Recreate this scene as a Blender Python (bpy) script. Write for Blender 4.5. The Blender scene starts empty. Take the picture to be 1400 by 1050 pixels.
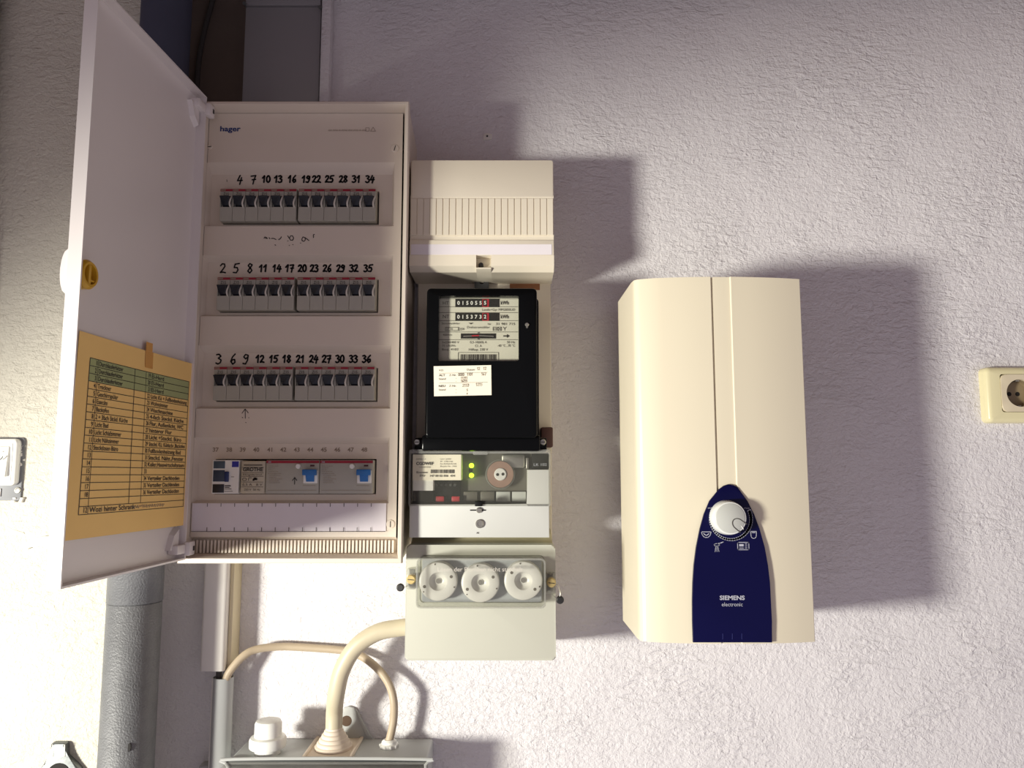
import bpy, bmesh, math, random
from mathutils import Vector

# ------------------------------------------------------------------ camera, world, light, exposure
SC = bpy.context.scene
COL = SC.collection
ZC = 1.5                       # camera height above the cellar floor
FPX, ZB = 1051.0, 1.174        # focal length in pixels of a 1400 px wide frame, distance camera - wall
PITCH = math.atan(FPX / 9325.0)
cam = bpy.data.cameras.new('camera')
cam.sensor_width = 36.0
cam.lens = FPX / 1400.0 * 36.0
cam.clip_start = 0.02
cam_o = bpy.data.objects.new('camera', cam)
COL.objects.link(cam_o)
cam_o.location = (0, -ZB, ZC)
cam_o.rotation_euler = (math.pi / 2 + PITCH, 0, 0)
SC.camera = cam_o

world = bpy.data.worlds.new('world')
SC.world = world
world.use_nodes = True
world.node_tree.nodes['Background'].inputs[0].default_value = (0.615, 0.545, 0.615, 1)
world.node_tree.nodes['Background'].inputs[1].default_value = 0.66

sp = bpy.data.lights.new('work_lamp', 'SPOT')
sp.energy = 362
sp.color = (1.0, 0.97, 0.86)
sp.shadow_soft_size = 0.16
sp.spot_size = math.radians(51)
sp.spot_blend = 0.6
sp_o = bpy.data.objects.new('work_lamp', sp)
COL.objects.link(sp_o)
LPOS = Vector((-1.75, -1.62, ZC - 0.33))
sp_o.location = LPOS
sp_o.scale = (1.35, 1, 1)          # flood reflector: wider than high
AZ, EL = math.radians(52), math.radians(-2)
sp_o.rotation_euler = Vector((math.sin(AZ) * math.cos(EL), math.cos(AZ) * math.cos(EL), math.sin(EL))).to_track_quat('-Z', 'Y').to_euler()

SC.view_settings.view_transform = 'Standard'
SC.view_settings.look = 'None'
SC.view_settings.gamma = 1.0
SC.view_settings.use_curve_mapping = False
SC.view_settings.exposure = 0.0

random.seed(7)
CP, SP_ = math.cos(PITCH), math.sin(PITCH)


def ray(px, py):
    a, b = (px - 700) / FPX, (525 - py) / FPX
    return a, CP - b * SP_, SP_ + b * CP


def P(px, py, d):
    """point (x, z) at distance d in front of the wall that the photograph shows at this pixel"""
    r = ray(px, py)
    t = (ZB - d) / r[1]
    return r[0] * t, r[2] * t


def PXs(px, py, x):
    """point (d, z) on the upright plane X = x"""
    r = ray(px, py)
    t = x / r[0]
    return ZB - r[1] * t, r[2] * t


def Zat(py, d):
    return P(700, py, d)[1]


def Xat(px, py, d):
    return P(px, py, d)[0]


# ------------------------------------------------------------------ materials
def lin(c):
    return c / 12.92 if c <= 0.04045 else ((c + 0.055) / 1.055) ** 2.4


def rgb(r, g, b):
    return (lin(r / 255), lin(g / 255), lin(b / 255), 1)


def mat(name, col, rough=0.5, var=0.06, scale=40, bump=0.0, bscale=300, metal=0.0, spec=0.5, coat=0.0):
    m = bpy.data.materials.new(name)
    m.use_nodes = True
    nt = m.node_tree
    b = nt.nodes['Principled BSDF']
    b.inputs['Roughness'].default_value = rough
    b.inputs['Metallic'].default_value = metal
    b.inputs['Specular IOR Level'].default_value = spec
    b.inputs['Coat Weight'].default_value = coat
    tc = nt.nodes.new('ShaderNodeTexCoord')
    n = nt.nodes.new('ShaderNodeTexNoise')
    n.inputs['Scale'].default_value = scale
    n.inputs['Detail'].default_value = 4
    nt.links.new(tc.outputs['Object'], n.inputs['Vector'])
    mx = nt.nodes.new('ShaderNodeMix')
    mx.data_type = 'RGBA'
    mx.inputs[6].default_value = tuple(max(0, c * (1 - var)) for c in col[:3]) + (1,)
    mx.inputs[7].default_value = tuple(min(1, c * (1 + var)) for c in col[:3]) + (1,)
    nt.links.new(n.outputs[0], mx.inputs[0])
    nt.links.new(mx.outputs[2], b.inputs['Base Color'])
    if bump:
        n2 = nt.nodes.new('ShaderNodeTexNoise')
        n2.inputs['Scale'].default_value = bscale
        n2.inputs['Detail'].default_value = 3
        nt.links.new(tc.outputs['Object'], n2.inputs['Vector'])
        bp = nt.nodes.new('ShaderNodeBump')
        bp.inputs['Strength'].default_value = bump
        bp.inputs['Distance'].default_value = 0.001
        nt.links.new(n2.outputs[0], bp.inputs['Height'])
        nt.links.new(bp.outputs[0], b.inputs['Normal'])
    return m


def mat_clear(name, col, haze, rough=0.15, tint=(0.95, 0.95, 0.93, 1)):
    m = bpy.data.materials.new(name)
    m.use_nodes = True
    nt = m.node_tree
    b = nt.nodes['Principled BSDF']
    b.inputs['Base Color'].default_value = col
    b.inputs['Roughness'].default_value = rough
    n = nt.nodes.new('ShaderNodeTexNoise')
    n.inputs['Scale'].default_value = 60
    tc = nt.nodes.new('ShaderNodeTexCoord')
    nt.links.new(tc.outputs['Object'], n.inputs['Vector'])
    r = nt.nodes.new('ShaderNodeMapRange')
    r.inputs[3].default_value = haze * 0.8
    r.inputs[4].default_value = haze * 1.2
    nt.links.new(n.outputs[0], r.inputs[0])
    t = nt.nodes.new('ShaderNodeBsdfTransparent')
    t.inputs[0].default_value = tint
    mx = nt.nodes.new('ShaderNodeMixShader')
    nt.links.new(r.outputs[0], mx.inputs[0])
    nt.links.new(t.outputs[0], mx.inputs[1])
    nt.links.new(b.outputs[0], mx.inputs[2])
    nt.links.new(mx.outputs[0], nt.nodes['Material Output'].inputs[0])
    return m


def mat_emit(name, col, s):
    m = mat(name, col, 0.4)
    b = m.node_tree.nodes['Principled BSDF']
    b.inputs['Emission Color'].default_value = col
    b.inputs['Emission Strength'].default_value = s
    return m


def mat_plaster(name, col, col2, fine=1.0):
    """white-washed rough plaster: brushed ridges, lumps and hair-fine grain"""
    m = bpy.data.materials.new(name)
    m.use_nodes = True
    nt = m.node_tree
    L = nt.links.new
    b = nt.nodes['Principled BSDF']
    b.inputs['Roughness'].default_value = 0.85
    b.inputs['Specular IOR Level'].default_value = 0.25
    tc = nt.nodes.new('ShaderNodeTexCoord')

    def noise(scale, detail, rough=0.55, mapping=None, dist=0.0):
        n = nt.nodes.new('ShaderNodeTexNoise')
        n.inputs['Scale'].default_value = scale
        n.inputs['Detail'].default_value = detail
        n.inputs['Roughness'].default_value = rough
        n.inputs['Distortion'].default_value = dist
        if mapping:
            mp = nt.nodes.new('ShaderNodeMapping')
            mp.inputs['Scale'].default_value = mapping
            L(tc.outputs['Object'], mp.inputs[0])
            L(mp.outputs[0], n.inputs['Vector'])
        else:
            L(tc.outputs['Object'], n.inputs['Vector'])
        return n
    patch = noise(3.2, 3)
    mx = nt.nodes.new('ShaderNodeMix')
    mx.data_type = 'RGBA'
    mx.inputs[6].default_value = col
    mx.inputs[7].default_value = col2
    L(patch.outputs[0], mx.inputs[0])
    L(mx.outputs[2], b.inputs['Base Color'])
    grain = noise(420, 3)
    lumps = noise(150, 4, 0.6, None, 0.6)
    brush = noise(95, 4, 0.6, (0.55, 1, 1.3), 0.9)
    big = noise(14, 3)
    mask = noise(5.5, 2)
    mr = nt.nodes.new('ShaderNodeMapRange')
    mr.inputs[1].default_value = 0.42
    mr.inputs[2].default_value = 0.62
    mr.inputs[3].default_value = 0.35
    mr.inputs[4].default_value = 1.0
    L(mask.outputs[0], mr.inputs[0])

    def mul(a, v):
        k = nt.nodes.new('ShaderNodeMath')
        k.operation = 'MULTIPLY'
        L(a, k.inputs[0])
        if isinstance(v, (int, float)):
            k.inputs[1].default_value = v
        else:
            L(v, k.inputs[1])
        return k.outputs[0]

    def add(a, c):
        k = nt.nodes.new('ShaderNodeMath')
        k.operation = 'ADD'
        L(a, k.inputs[0])
        L(c, k.inputs[1])
        return k.outputs[0]
    h = add(mul(mul(brush.outputs[0], 1.0), mr.outputs[0]), mul(lumps.outputs[0], 0.55))
    h = add(h, mul(grain.outputs[0], 0.16 * fine))
    h = add(h, mul(big.outputs[0], 0.8))
    bp = nt.nodes.new('ShaderNodeBump')
    bp.inputs['Strength'].default_value = 1.0
    bp.inputs['Distance'].default_value = 0.0042
    L(h, bp.inputs['Height'])
    L(bp.outputs[0], b.inputs['Normal'])
    return m


M = {}
M['wall'] = mat_plaster('white_plaster', rgb(229, 227, 228), rgb(221, 217, 220))
M['wall_left'] = mat_plaster('cream_plaster', rgb(214, 210, 196), rgb(204, 200, 187), 1.3)
M['niche'] = mat('niche_brown', rgb(120, 105, 96), 0.9, 0.15, 12, 0.6, 80)  # brown, much darker than the wall plaster
M['wood'] = mat('brown_ceiling_wood', rgb(120, 78, 52), 0.7, 0.2, 9)
M['cream'] = mat('cream_plastic', rgb(226, 217, 198), 0.42, 0.02, 20, 0.12, 900)
M['cabinet'] = mat('cabinet_ivory', rgb(222, 211, 196), 0.45, 0.025, 25, 0.1, 900)
M['door'] = mat('door_white', rgb(228, 222, 220), 0.35, 0.02, 15)
M['inside_shade'] = mat('cabinet_inside_shade', rgb(26, 23, 21), 0.8)
M['brk'] = mat('breaker_grey', rgb(174, 172, 160), 0.5, 0.03)
M['toggle'] = mat('toggle_blue_black', rgb(13, 21, 33), 0.4)
M['red'] = mat('stripe_red', rgb(150, 22, 44), 0.5)
M['clip'] = mat('clip_grey', rgb(205, 200, 190), 0.4)
M['ink'] = mat('marker_ink', rgb(10, 9, 9), 0.6)
M['print'] = mat('dark_print', rgb(62, 58, 54), 0.7)
M['fade'] = mat('faded_print', rgb(150, 134, 116), 0.7)
M['blueprint'] = mat('logo_blue', rgb(22, 52, 112), 0.5)
M['paper'] = mat('white_paper', rgb(228, 222, 226), 0.8, 0.03, 30)
M['card'] = mat('cream_card', rgb(238, 231, 212), 0.8, 0.03, 30)
M['buff'] = mat('buff_paper', rgb(248, 208, 132), 0.85, 0.06, 14, 0.1, 300)
M['buff_tape'] = mat('old_tape', rgb(214, 158, 84), 0.4, 0.1, 60)
M['green'] = mat('green_highlight', rgb(166, 174, 122), 0.85)
M['black'] = mat('meter_black', rgb(7, 8, 9), 0.2, 0.1, 60, 0.03, 600, spec=0.12)
M['blackm'] = mat('matt_black', rgb(13, 13, 14), 0.6, spec=0.2)
M['plate'] = mat('name_plate', rgb(206, 204, 190), 0.6, 0.03)
M['cover'] = mat('cover_pale_grey', rgb(192, 192, 178), 0.42, 0.02, 20, 0.12, 900)
M['coverw'] = mat('receiver_white', rgb(200, 201, 196), 0.4, 0.02)
M['white'] = mat('white_plastic', rgb(236, 236, 230), 0.35, 0.02)
M['smoke'] = mat('receiver_grey', rgb(92, 89, 82), 0.5, 0.12, 25)
M['steel'] = mat('steel', rgb(170, 168, 160), 0.35, 0.1, 60, metal=0.9)
M['brass'] = mat('yellow_screw', rgb(200, 178, 120), 0.4, 0.1, 60)
M['dark_metal'] = mat('dark_lead', rgb(70, 70, 70), 0.5, 0.15, 90, metal=0.6)
M['clear'] = mat_clear('clear_plastic', rgb(200, 200, 190), 0.04)
M['glass'] = mat_clear('meter_glass', rgb(120, 120, 115), 0.025, 0.05)
M['hazy'] = mat_clear('old_clear_plastic', rgb(196, 196, 192), 0.22, 0.2)
M['ceramic'] = mat('ceramic', rgb(208, 207, 203), 0.35, 0.04, 60)
M['led'] = mat_emit('led_green', (0.55, 1.0, 0.02, 1), 4.5)
M['redterm'] = mat('red_terminal', rgb(172, 40, 52), 0.45)
M['brown'] = mat('brown_disc', rgb(140, 112, 100), 0.6, 0.2, 70)
M['enamel'] = mat('heater_enamel', rgb(226, 217, 193), 0.3, 0.012, 10, 0.03, 900)
M['heaterback'] = mat('heater_side', rgb(190, 184, 168), 0.45, 0.05)
M['navy'] = mat('panel_navy', rgb(5, 6, 54), 0.3, 0.05, spec=0.18)
M['knob'] = mat('knob_grey', rgb(190, 192, 186), 0.35, 0.02)
M['knobring'] = mat('knob_rim', rgb(226, 228, 224), 0.3, 0.02)
M['silver'] = mat('silver_print', rgb(176, 178, 190), 0.5)
M['socket'] = mat('ivory_socket', rgb(226, 218, 176), 0.3, 0.02)
M['socketin'] = mat('ivory_insert', rgb(218, 206, 178), 0.35, 0.02)
M['hole'] = mat('hole_black', rgb(20, 16, 14), 0.8)
M['pipe'] = mat('pipe_grey', rgb(108, 109, 111), 0.45, 0.25, 35, 1.0, 420)
M['pipe_blue'] = mat('pipe_blue_grey', rgb(62, 66, 84), 0.6, 0.15, 20)
M['sheet'] = mat('grey_sheet', rgb(142, 140, 142), 0.6, 0.06, 9)
M['trunk'] = mat('trunking_white', rgb(226, 222, 214), 0.5, 0.03, 30)
M['trunk_y'] = mat('trunking_yellowed', rgb(218, 206, 172), 0.5, 0.03, 30)
M['cable'] = mat('cable_cream', rgb(198, 188, 162), 0.45, 0.06, 50)
M['cable2'] = mat('cable_old_cream', rgb(180, 164, 140), 0.5, 0.1, 60)
M['cable_dark'] = mat('cable_dark_grey', rgb(74, 70, 68), 0.6)
M['jbox'] = mat('junction_grey', rgb(178, 180, 178), 0.5, 0.05, 30, 0.1, 500)
M['gasket'] = mat('gasket_dark', rgb(60, 64, 66), 0.6)
M['grommet'] = mat('grommet_cream', rgb(222, 208, 190), 0.55, 0.05)
M['amber'] = mat('amber_latch', rgb(206, 160, 44), 0.3, 0.08)
M['switch_grey'] = mat('switch_plate_grey', rgb(120, 122, 126), 0.5, 0.08)
M['galv'] = mat('galvanised', rgb(122, 126, 126), 0.45, 0.15, 70, 0.2, 200, metal=0.7)
M['loose'] = mat('chipped_plaster', rgb(232, 230, 222), 0.9, 0.05, 80, 0.5, 200)


# ------------------------------------------------------------------ mesh helpers (x right, d out from the wall, z up from the camera)
BASE = {}


def V(x, d, z):
    return Vector((x, -d, z + ZC))


def obj(name, bm, m, parent=None, smooth=30, base=None):
    bmesh.ops.recalc_face_normals(bm, faces=[f for f in bm.faces])
    if parent is not None:
        b = BASE[parent.name]
    elif base is not None:
        b = Vector(base)
    else:
        xs = [v.co for v in bm.verts]
        b = Vector(((min(v.x for v in xs) + max(v.x for v in xs)) / 2, max(v.y for v in xs), min(v.z for v in xs)))
    for v in bm.verts:
        v.co -= b
    me = bpy.data.meshes.new(name)
    bm.to_mesh(me)
    bm.free()
    me.materials.append(M[m] if isinstance(m, str) else m)
    if smooth:
        me.polygons.foreach_set('use_smooth', [True] * len(me.polygons))
        me.set_sharp_from_angle(angle=math.radians(smooth))
    o = bpy.data.objects.new(name, me)
    COL.objects.link(o)
    if parent is not None:
        o.parent = parent
    else:
        o.location = b
    BASE[o.name] = b
    return o


def thing(name, label, cat, x, d, z, group=None):
    o = bpy.data.objects.new(name, None)
    o.empty_display_size = 0.02
    COL.objects.link(o)
    o.location = V(x, d, z)
    BASE[o.name] = V(x, d, z)
    return tag(o, label, cat, group)


def tag(o, label, cat, group=None):
    o['label'] = label
    o['category'] = cat
    if group:
        o['group'] = group
    return o


def struct(o, label=None):
    o['kind'] = 'structure'
    if label:
        o['label'] = label
    return o


def B():
    return bmesh.new()


def _bev(bm, verts, r, seg):
    vs = set(verts)
    es = [e for e in bm.edges if e.verts[0] in vs and e.verts[1] in vs]
    bmesh.ops.bevel(bm, geom=es, offset=r, segments=seg, affect='EDGES', profile=0.5)


def box(bm, x0, x1, d0, d1, z0, z1, r=0, seg=2):
    vs = [bm.verts.new(V(x, d, z)) for x in (x0, x1) for d in (d0, d1) for z in (z0, z1)]
    for f in ((0, 1, 3, 2), (4, 6, 7, 5), (0, 4, 5, 1), (2, 3, 7, 6), (0, 2, 6, 4), (1, 5, 7, 3)):
        bm.faces.new([vs[i] for i in f])
    if r:
        _bev(bm, vs, r, seg)
    return bm


def hexa(bm, c, r=0, seg=2):
    """eight corners (x, d, z): 0-3 back ring, 4-7 front ring"""
    vs = [bm.verts.new(V(*p)) for p in c]
    for f in ((0, 1, 2, 3), (4, 7, 6, 5), (0, 4, 5, 1), (1, 5, 6, 2), (2, 6, 7, 3), (3, 7, 4, 0)):
        bm.faces.new([vs[i] for i in f])
    if r:
        _bev(bm, vs, r, seg)
    return bm


def prism(bm, poly, d0, d1, r=0, seg=2):
    """outline in (x, z) pulled from d0 to d1; r rounds the front edge"""
    a = [bm.verts.new(V(x, d0, z)) for x, z in poly]
    b = [bm.verts.new(V(x, d1, z)) for x, z in poly]
    n = len(poly)
    bm.faces.new(a)
    bm.faces.new(b[::-1])
    for i in range(n):
        bm.faces.new((a[i], b[i], b[(i + 1) % n], a[(i + 1) % n]))
    if r:
        vs = set(b)
        es = [e for e in bm.edges if e.verts[0] in vs and e.verts[1] in vs]
        bmesh.ops.bevel(bm, geom=es, offset=r, segments=seg, affect='EDGES', profile=0.5)
    return bm


def extrude_z(bm, prof, z0, z1):
    """outline in (x, d) pulled upwards"""
    a = [bm.verts.new(V(x, d, z0)) for x, d in prof]
    b = [bm.verts.new(V(x, d, z1)) for x, d in prof]
    n = len(prof)
    bm.faces.new(a)
    bm.faces.new(b[::-1])
    for i in range(n):
        bm.faces.new((a[i], b[i], b[(i + 1) % n], a[(i + 1) % n]))
    return bm


def extrude_x(bm, prof, x0, x1):
    """outline in (d, z) pulled sideways"""
    a = [bm.verts.new(V(x0, d, z)) for d, z in prof]
    b = [bm.verts.new(V(x1, d, z)) for d, z in prof]
    n = len(prof)
    bm.faces.new(a)
    bm.faces.new(b[::-1])
    for i in range(n):
        bm.faces.new((a[i], b[i], b[(i + 1) % n], a[(i + 1) % n]))
    return bm


def rrect(x0, x1, z0, z1, r, n=5):
    out = []
    for cx, cz, a0 in ((x1 - r, z1 - r, 0), (x0 + r, z1 - r, 90), (x0 + r, z0 + r, 180), (x1 - r, z0 + r, 270)):
        for i in range(n + 1):
            a = math.radians(a0 + 90 * i / n)
            out.append((cx + r * math.cos(a), cz + r * math.sin(a)))
    return out


def frame(bm, outer, inner, d0, d1, r=0):
    """flat ring between two outlines of equal point count, from d0 to d1"""
    n = len(outer)
    rings = [[bm.verts.new(V(x, d, z)) for x, z in pl] for pl, d in ((outer, d0), (outer, d1), (inner, d1), (inner, d0))]
    for k in range(4):
        A, C = rings[k], rings[(k + 1) % 4]
        for i in range(n):
            bm.faces.new((A[i], A[(i + 1) % n], C[(i + 1) % n], C[i]))
    if r:
        vs = set(rings[1])
        es = [e for e in bm.edges if e.verts[0] in vs and e.verts[1] in vs]
        bmesh.ops.bevel(bm, geom=es, offset=r, segments=3, affect='EDGES', profile=0.5)
    return bm


def lathe(bm, x, d, z, prof, axis='d', seg=24):
    """prof: list of (radius, offset along axis)"""
    rings = []
    for r, t in prof:
        ring = []
        if r < 1e-6:
            p = V(x, d + t, z) if axis == 'd' else (V(x, d, z + t) if axis == 'z' else V(x + t, d, z))
            rings.append([bm.verts.new(p)])
            continue
        for i in range(seg):
            a = 2 * math.pi * i / seg
            c, s = r * math.cos(a), r * math.sin(a)
            if axis == 'd':
                p = V(x + c, d + t, z + s)
            elif axis == 'z':
                p = V(x + c, d + s, z + t)
            else:
                p = V(x + t, d + c, z + s)
            ring.append(bm.verts.new(p))
        rings.append(ring)
    for A, C in zip(rings, rings[1:]):
        for i in range(seg):
            j = (i + 1) % seg
            if len(A) == 1 and len(C) > 1:
                bm.faces.new((A[0], C[i], C[j]))
            elif len(C) == 1 and len(A) > 1:
                bm.faces.new((A[i], A[j], C[0]))
            elif len(A) > 1:
                bm.faces.new((A[i], A[j], C[j], C[i]))
    for ring in (rings[0], rings[-1]):
        if len(ring) > 1:
            bm.faces.new(ring)
    return bm


def smooth_path(pts, k=6):
    out = []
    n = len(pts)
    pts = [Vector(p) for p in pts]
    for i in range(n - 1):
        p0 = pts[max(i - 1, 0)]
        p1, p2 = pts[i], pts[i + 1]
        p3 = pts[min(i + 2, n - 1)]
        for j in range(k):
            t = j / k
            out.append(0.5 * ((2 * p1) + (-p0 + p2) * t + (2 * p0 - 5 * p1 + 4 * p2 - p3) * t * t + (-p0 + 3 * p1 - 3 * p2 + p3) * t ** 3))
    out.append(pts[-1])
    return out


def tube(bm, pts, r, seg=12, k=6):
    """pts (x, d, z); r a number or one radius per point"""
    path = smooth_path([V(*p) for p in pts], k) if k > 1 else [V(*p) for p in pts]
    n = len(path)
    up = None
    rings = []
    for i, p in enumerate(path):
        t = (path[min(i + 1, n - 1)] - path[max(i - 1, 0)]).normalized()
        if up is None:
            up = t.orthogonal().normalized()
        up = (up - t * up.dot(t)).normalized()
        sd = t.cross(up)
        rr = r if isinstance(r, (int, float)) else r[min(int(i / k), len(r) - 1)]
        rings.append([bm.verts.new(p + (up * math.cos(2 * math.pi * j / seg) + sd * math.sin(2 * math.pi * j / seg)) * rr) for j in range(seg)])
    for A, C in zip(rings, rings[1:]):
        for j in range(seg):
            bm.faces.new((A[j], A[(j + 1) % seg], C[(j + 1) % seg], C[j]))
    bm.faces.new(rings[0][::-1])
    bm.faces.new(rings[-1])
    return bm


def flat(d):
    return lambda u, v: V(u, d, v)


def stroke(bm, pts, w, f, caps=True):
    """flat pen stroke through pts (u, v), mapped to the scene by f"""
    for (a, b), (c, e) in zip(pts, pts[1:]):
        L = math.hypot(c - a, e - b)
        if L < 1e-9:
            continue
        nx, ny = -(e - b) / L * w / 2, (c - a) / L * w / 2
        bm.faces.new([bm.verts.new(f(*q)) for q in ((a + nx, b + ny), (a - nx, b - ny), (c - nx, e - ny), (c + nx, e + ny))])
    if caps:
        for a, b in pts:
            bm.faces.new([bm.verts.new(f(a + w / 2 * math.cos(i * math.pi / 3), b + w / 2 * math.sin(i * math.pi / 3))) for i in range(6)])


def quad(bm, u0, u1, v0, v1, f, nu=1):
    for i in range(nu):
        a, b = u0 + (u1 - u0) * i / nu, u0 + (u1 - u0) * (i + 1) / nu
        bm.faces.new([bm.verts.new(f(*q)) for q in ((a, v0), (b, v0), (b, v1), (a, v1))])


_tc = {}


def glyphs(s, bold=0.0):
    if (s, bold) in _tc:
        return _tc[(s, bold)]
    cu = bpy.data.curves.new('lettering', 'FONT')
    cu.body = s
    cu.size = 1.0
    cu.offset = bold
    cu.resolution_u = 3
    o = bpy.data.objects.new('lettering', cu)
    COL.objects.link(o)
    dg = bpy.context.evaluated_depsgraph_get()
    me = bpy.data.meshes.new_from_object(o.evaluated_get(dg))
    vs = [(v.co.x, v.co.y) for v in me.vertices]
    fs = [tuple(p.vertices) for p in me.polygons]
    bpy.data.objects.remove(o)
    bpy.data.curves.remove(cu)
    bpy.data.meshes.remove(me)
    _tc[(s, bold)] = (vs, fs)
    return vs, fs


def text(bm, s, u, v, h, f, align='l', w=None, bold=0.0, sx=1.0):
    """lettering of cap height h with its lower left / middle / right at (u, v); w squeezes it to a given width"""
    vs, fs = glyphs(s, bold)
    if not vs:
        return
    x0, x1 = min(p[0] for p in vs), max(p[0] for p in vs)
    k = h / 0.70
    kx = (w / (x1 - x0)) if w else k * sx
    off = {'l': -x0 * kx, 'c': -(x0 + x1) / 2 * kx, 'r': -x1 * kx}[align]
    nv = [bm.verts.new(f(u + off + x * kx, v + y * k)) for x, y in vs]
    for t in fs:
        try:
            bm.faces.new([nv[i] for i in t])
        except ValueError:
            pass


def arc(cx, cz, r, a0, a1, n=14, rz=None):
    rz = r if rz is None else rz
    return [(cx + r * math.cos(math.radians(a0 + (a1 - a0) * i / n)), cz + rz * math.sin(math.radians(a0 + (a1 - a0) * i / n))) for i in range(n + 1)]


DIG = {
    '0': [arc(.3, .5, .24, 80, 440, 14, .5)],
    '1': [[(.08, .66), (.38, 1.0), (.32, 0)]],
    '2': [[(.05, .78), (.2, .98), (.45, .95), (.48, .7), (.28, .36), (.04, .04), (.3, .1), (.58, .02)]],
    '3': [[(.05, .92), (.3, 1), (.5, .8), (.24, .56), (.52, .38), (.45, .1), (.2, -.02), (.0, .1)]],
    '4': [[(.34, 1.02), (.04, .38), (.6, .42)], [(.52, .74), (.34, -.08)]],
    '5': [[(.62, 1.0), (.18, .96), (.1, .56), (.4, .6), (.52, .34), (.36, .04), (.04, .06)]],
    '6': [[(.48, 1.02), (.2, .68), (.08, .26), (.26, -.02), (.5, .16), (.46, .44), (.2, .42), (.1, .24)]],
    '7': [[(.04, .92), (.58, .98), (.4, .5), (.28, -.06)], [(.16, .48), (.56, .54)]],
    '8': [[(.5, .86), (.28, 1), (.1, .8), (.3, .54), (.52, .26), (.3, 0), (.06, .2), (.28, .5), (.5, .84)]],
    '9': [[(.5, .74), (.28, .52), (.08, .7), (.24, .98), (.5, .86), (.46, .36), (.28, 0), (.02, .06)]],
}


def hand(bm, s, u, v, h, wpen, f, kx=1.0, gap=0.62):
    """hand-written number, centred on u, foot at v"""
    tot = (len(s) * gap) * h * kx
    for i, ch in enumerate(s):
        for st in DIG[ch]:
            jig = [(u - tot / 2 + (i * gap + a) * h * kx + random.uniform(-.02, .02) * h, v + b * h + random.uniform(-.02, .02) * h) for a, b in st]
            stroke(bm, jig, wpen, f)


def copy_tree(o, loc, name=None):
    r = o.copy()
    COL.objects.link(r)
    r.location = loc
    for ch in list(o.children):
        c = ch.copy()
        COL.objects.link(c)
        c.parent = r
        for g in list(ch.children):
            e = g.copy()
            COL.objects.link(e)
            e.parent = c
    return r


# ------------------------------------------------------------------ the setting
ZCEIL = 0.7650
WL = 0.070                                # face of the left wall, which stands proud
NX0, NX1, NZ0 = -0.60, -0.405, 0.10       # shallow niche behind the pipe, above the fuse box


def wall_back():
    bm = B()
    x0, x1, z0 = -0.60, 2.2, -1.5
    box(bm, NX1, x1, -0.20, 0, z0, ZCEIL + .16)
    box(bm, x0, NX1, -0.20, 0, z0, NZ0)
    return struct(obj('wall_back', bm, 'wall', smooth=0))


wall_back()
bm = B()
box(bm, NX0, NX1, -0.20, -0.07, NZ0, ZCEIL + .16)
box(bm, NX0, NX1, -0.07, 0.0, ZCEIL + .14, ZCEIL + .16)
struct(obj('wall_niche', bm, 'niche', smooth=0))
bm = extrude_z(B(), [(-2.6, -.20), (-.600, -.20), (-.537, 0), (-.507, WL - .004), (-.510, WL), (-2.6, WL)], -1.5, ZCEIL + .16)
struct(obj('wall_left', bm, 'wall_left', smooth=0))


def ceiling():
    root = obj('ceiling', box(B(), -2.6, 2.2, 0.002, 2.4, ZCEIL + 0.02, ZCEIL + 0.08), 'wood', smooth=0)
    struct(root)
    n = 15
    for i in range(n):
        a = 0.04 + 2.36 * i / n
        obj('plank', box(B(), -2.6, 2.2, a + 0.002, a + 2.36 / n - 0.002, ZCEIL, ZCEIL + 0.02, 0.002), 'wood', root)
    return root


ceiling()
struct(obj('trim_1', box(B(), P(438, 60, .02)[0], P(451.5, 60, .02)[0], 0, 0.02, 0.5145, ZCEIL, 0.003), 'wall'))


# ------------------------------------------------------------------ fuse box
RIM = 0.150
CX0, CX1 = -0.4375, -0.1440
CZ0, CZ1 = -0.1205, 0.5135
STRIP, FIELD, FACE = 0.128, 0.118, 0.133

fb = thing('fuse_box', 'large ivory fuse box with open door and four rows of devices', 'fuse box', (CX0 + CX1) / 2, 0, CZ0)


def fuse_body():
    bm = B()
    t = 0.009
    bx1 = -0.1515
    # shell: a back ring on the wall that widens into the front rim
    def ring(x0, x1, z0, z1, d):
        return [bm.verts.new(V(*p)) for p in ((x0, d, z0), (x1, d, z0), (x1, d, z1), (x0, d, z1))]
    R = [ring(CX0 + .006, bx1, CZ0 + .008, CZ1 - .006, 0), ring(CX0 + .001, CX1 - .002, CZ0 + .003, CZ1 - .001, RIM - .014),
         ring(CX0, CX1, CZ0, CZ1, RIM - .012), ring(CX0, CX1, CZ0, CZ1, RIM - .001), ring(CX0 + .001, CX1 - .001, CZ0 + .001, CZ1 - .001, RIM),
         ring(CX0 + t * .45, CX1 - t * .5, CZ0 + t * .7, CZ1 - t * .45, RIM), ring(CX0 + t * .55, CX1 - t * .6, CZ0 + t * .8, CZ1 - t * .55, RIM - .002),
         ring(CX0 + t * .7, CX1 - t * 1.25, CZ0 + t * 1.25, CZ1 - t * .9, STRIP - .012), ring(CX0 + .012, CX1 - .018, CZ0 + .014, CZ1 - .012, 0.004)]
    for A, C in zip(R, R[1:]):
        for i in range(4):
            bm.faces.new((A[i], A[(i + 1) % 4], C[(i + 1) % 4], C[i]))
    bm.faces.new(R[0])
    bm.faces.new(R[-1])
    return obj('housing', bm, 'cabinet', fb)


fuse_body()
obj('shade_backing', box(B(), CX0 + .014, CX1 - .02, .006, .030, CZ0 + .02, CZ1 - .02), 'inside_shade', fb)  # near-black backing, paints the shade behind the device openings

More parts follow.
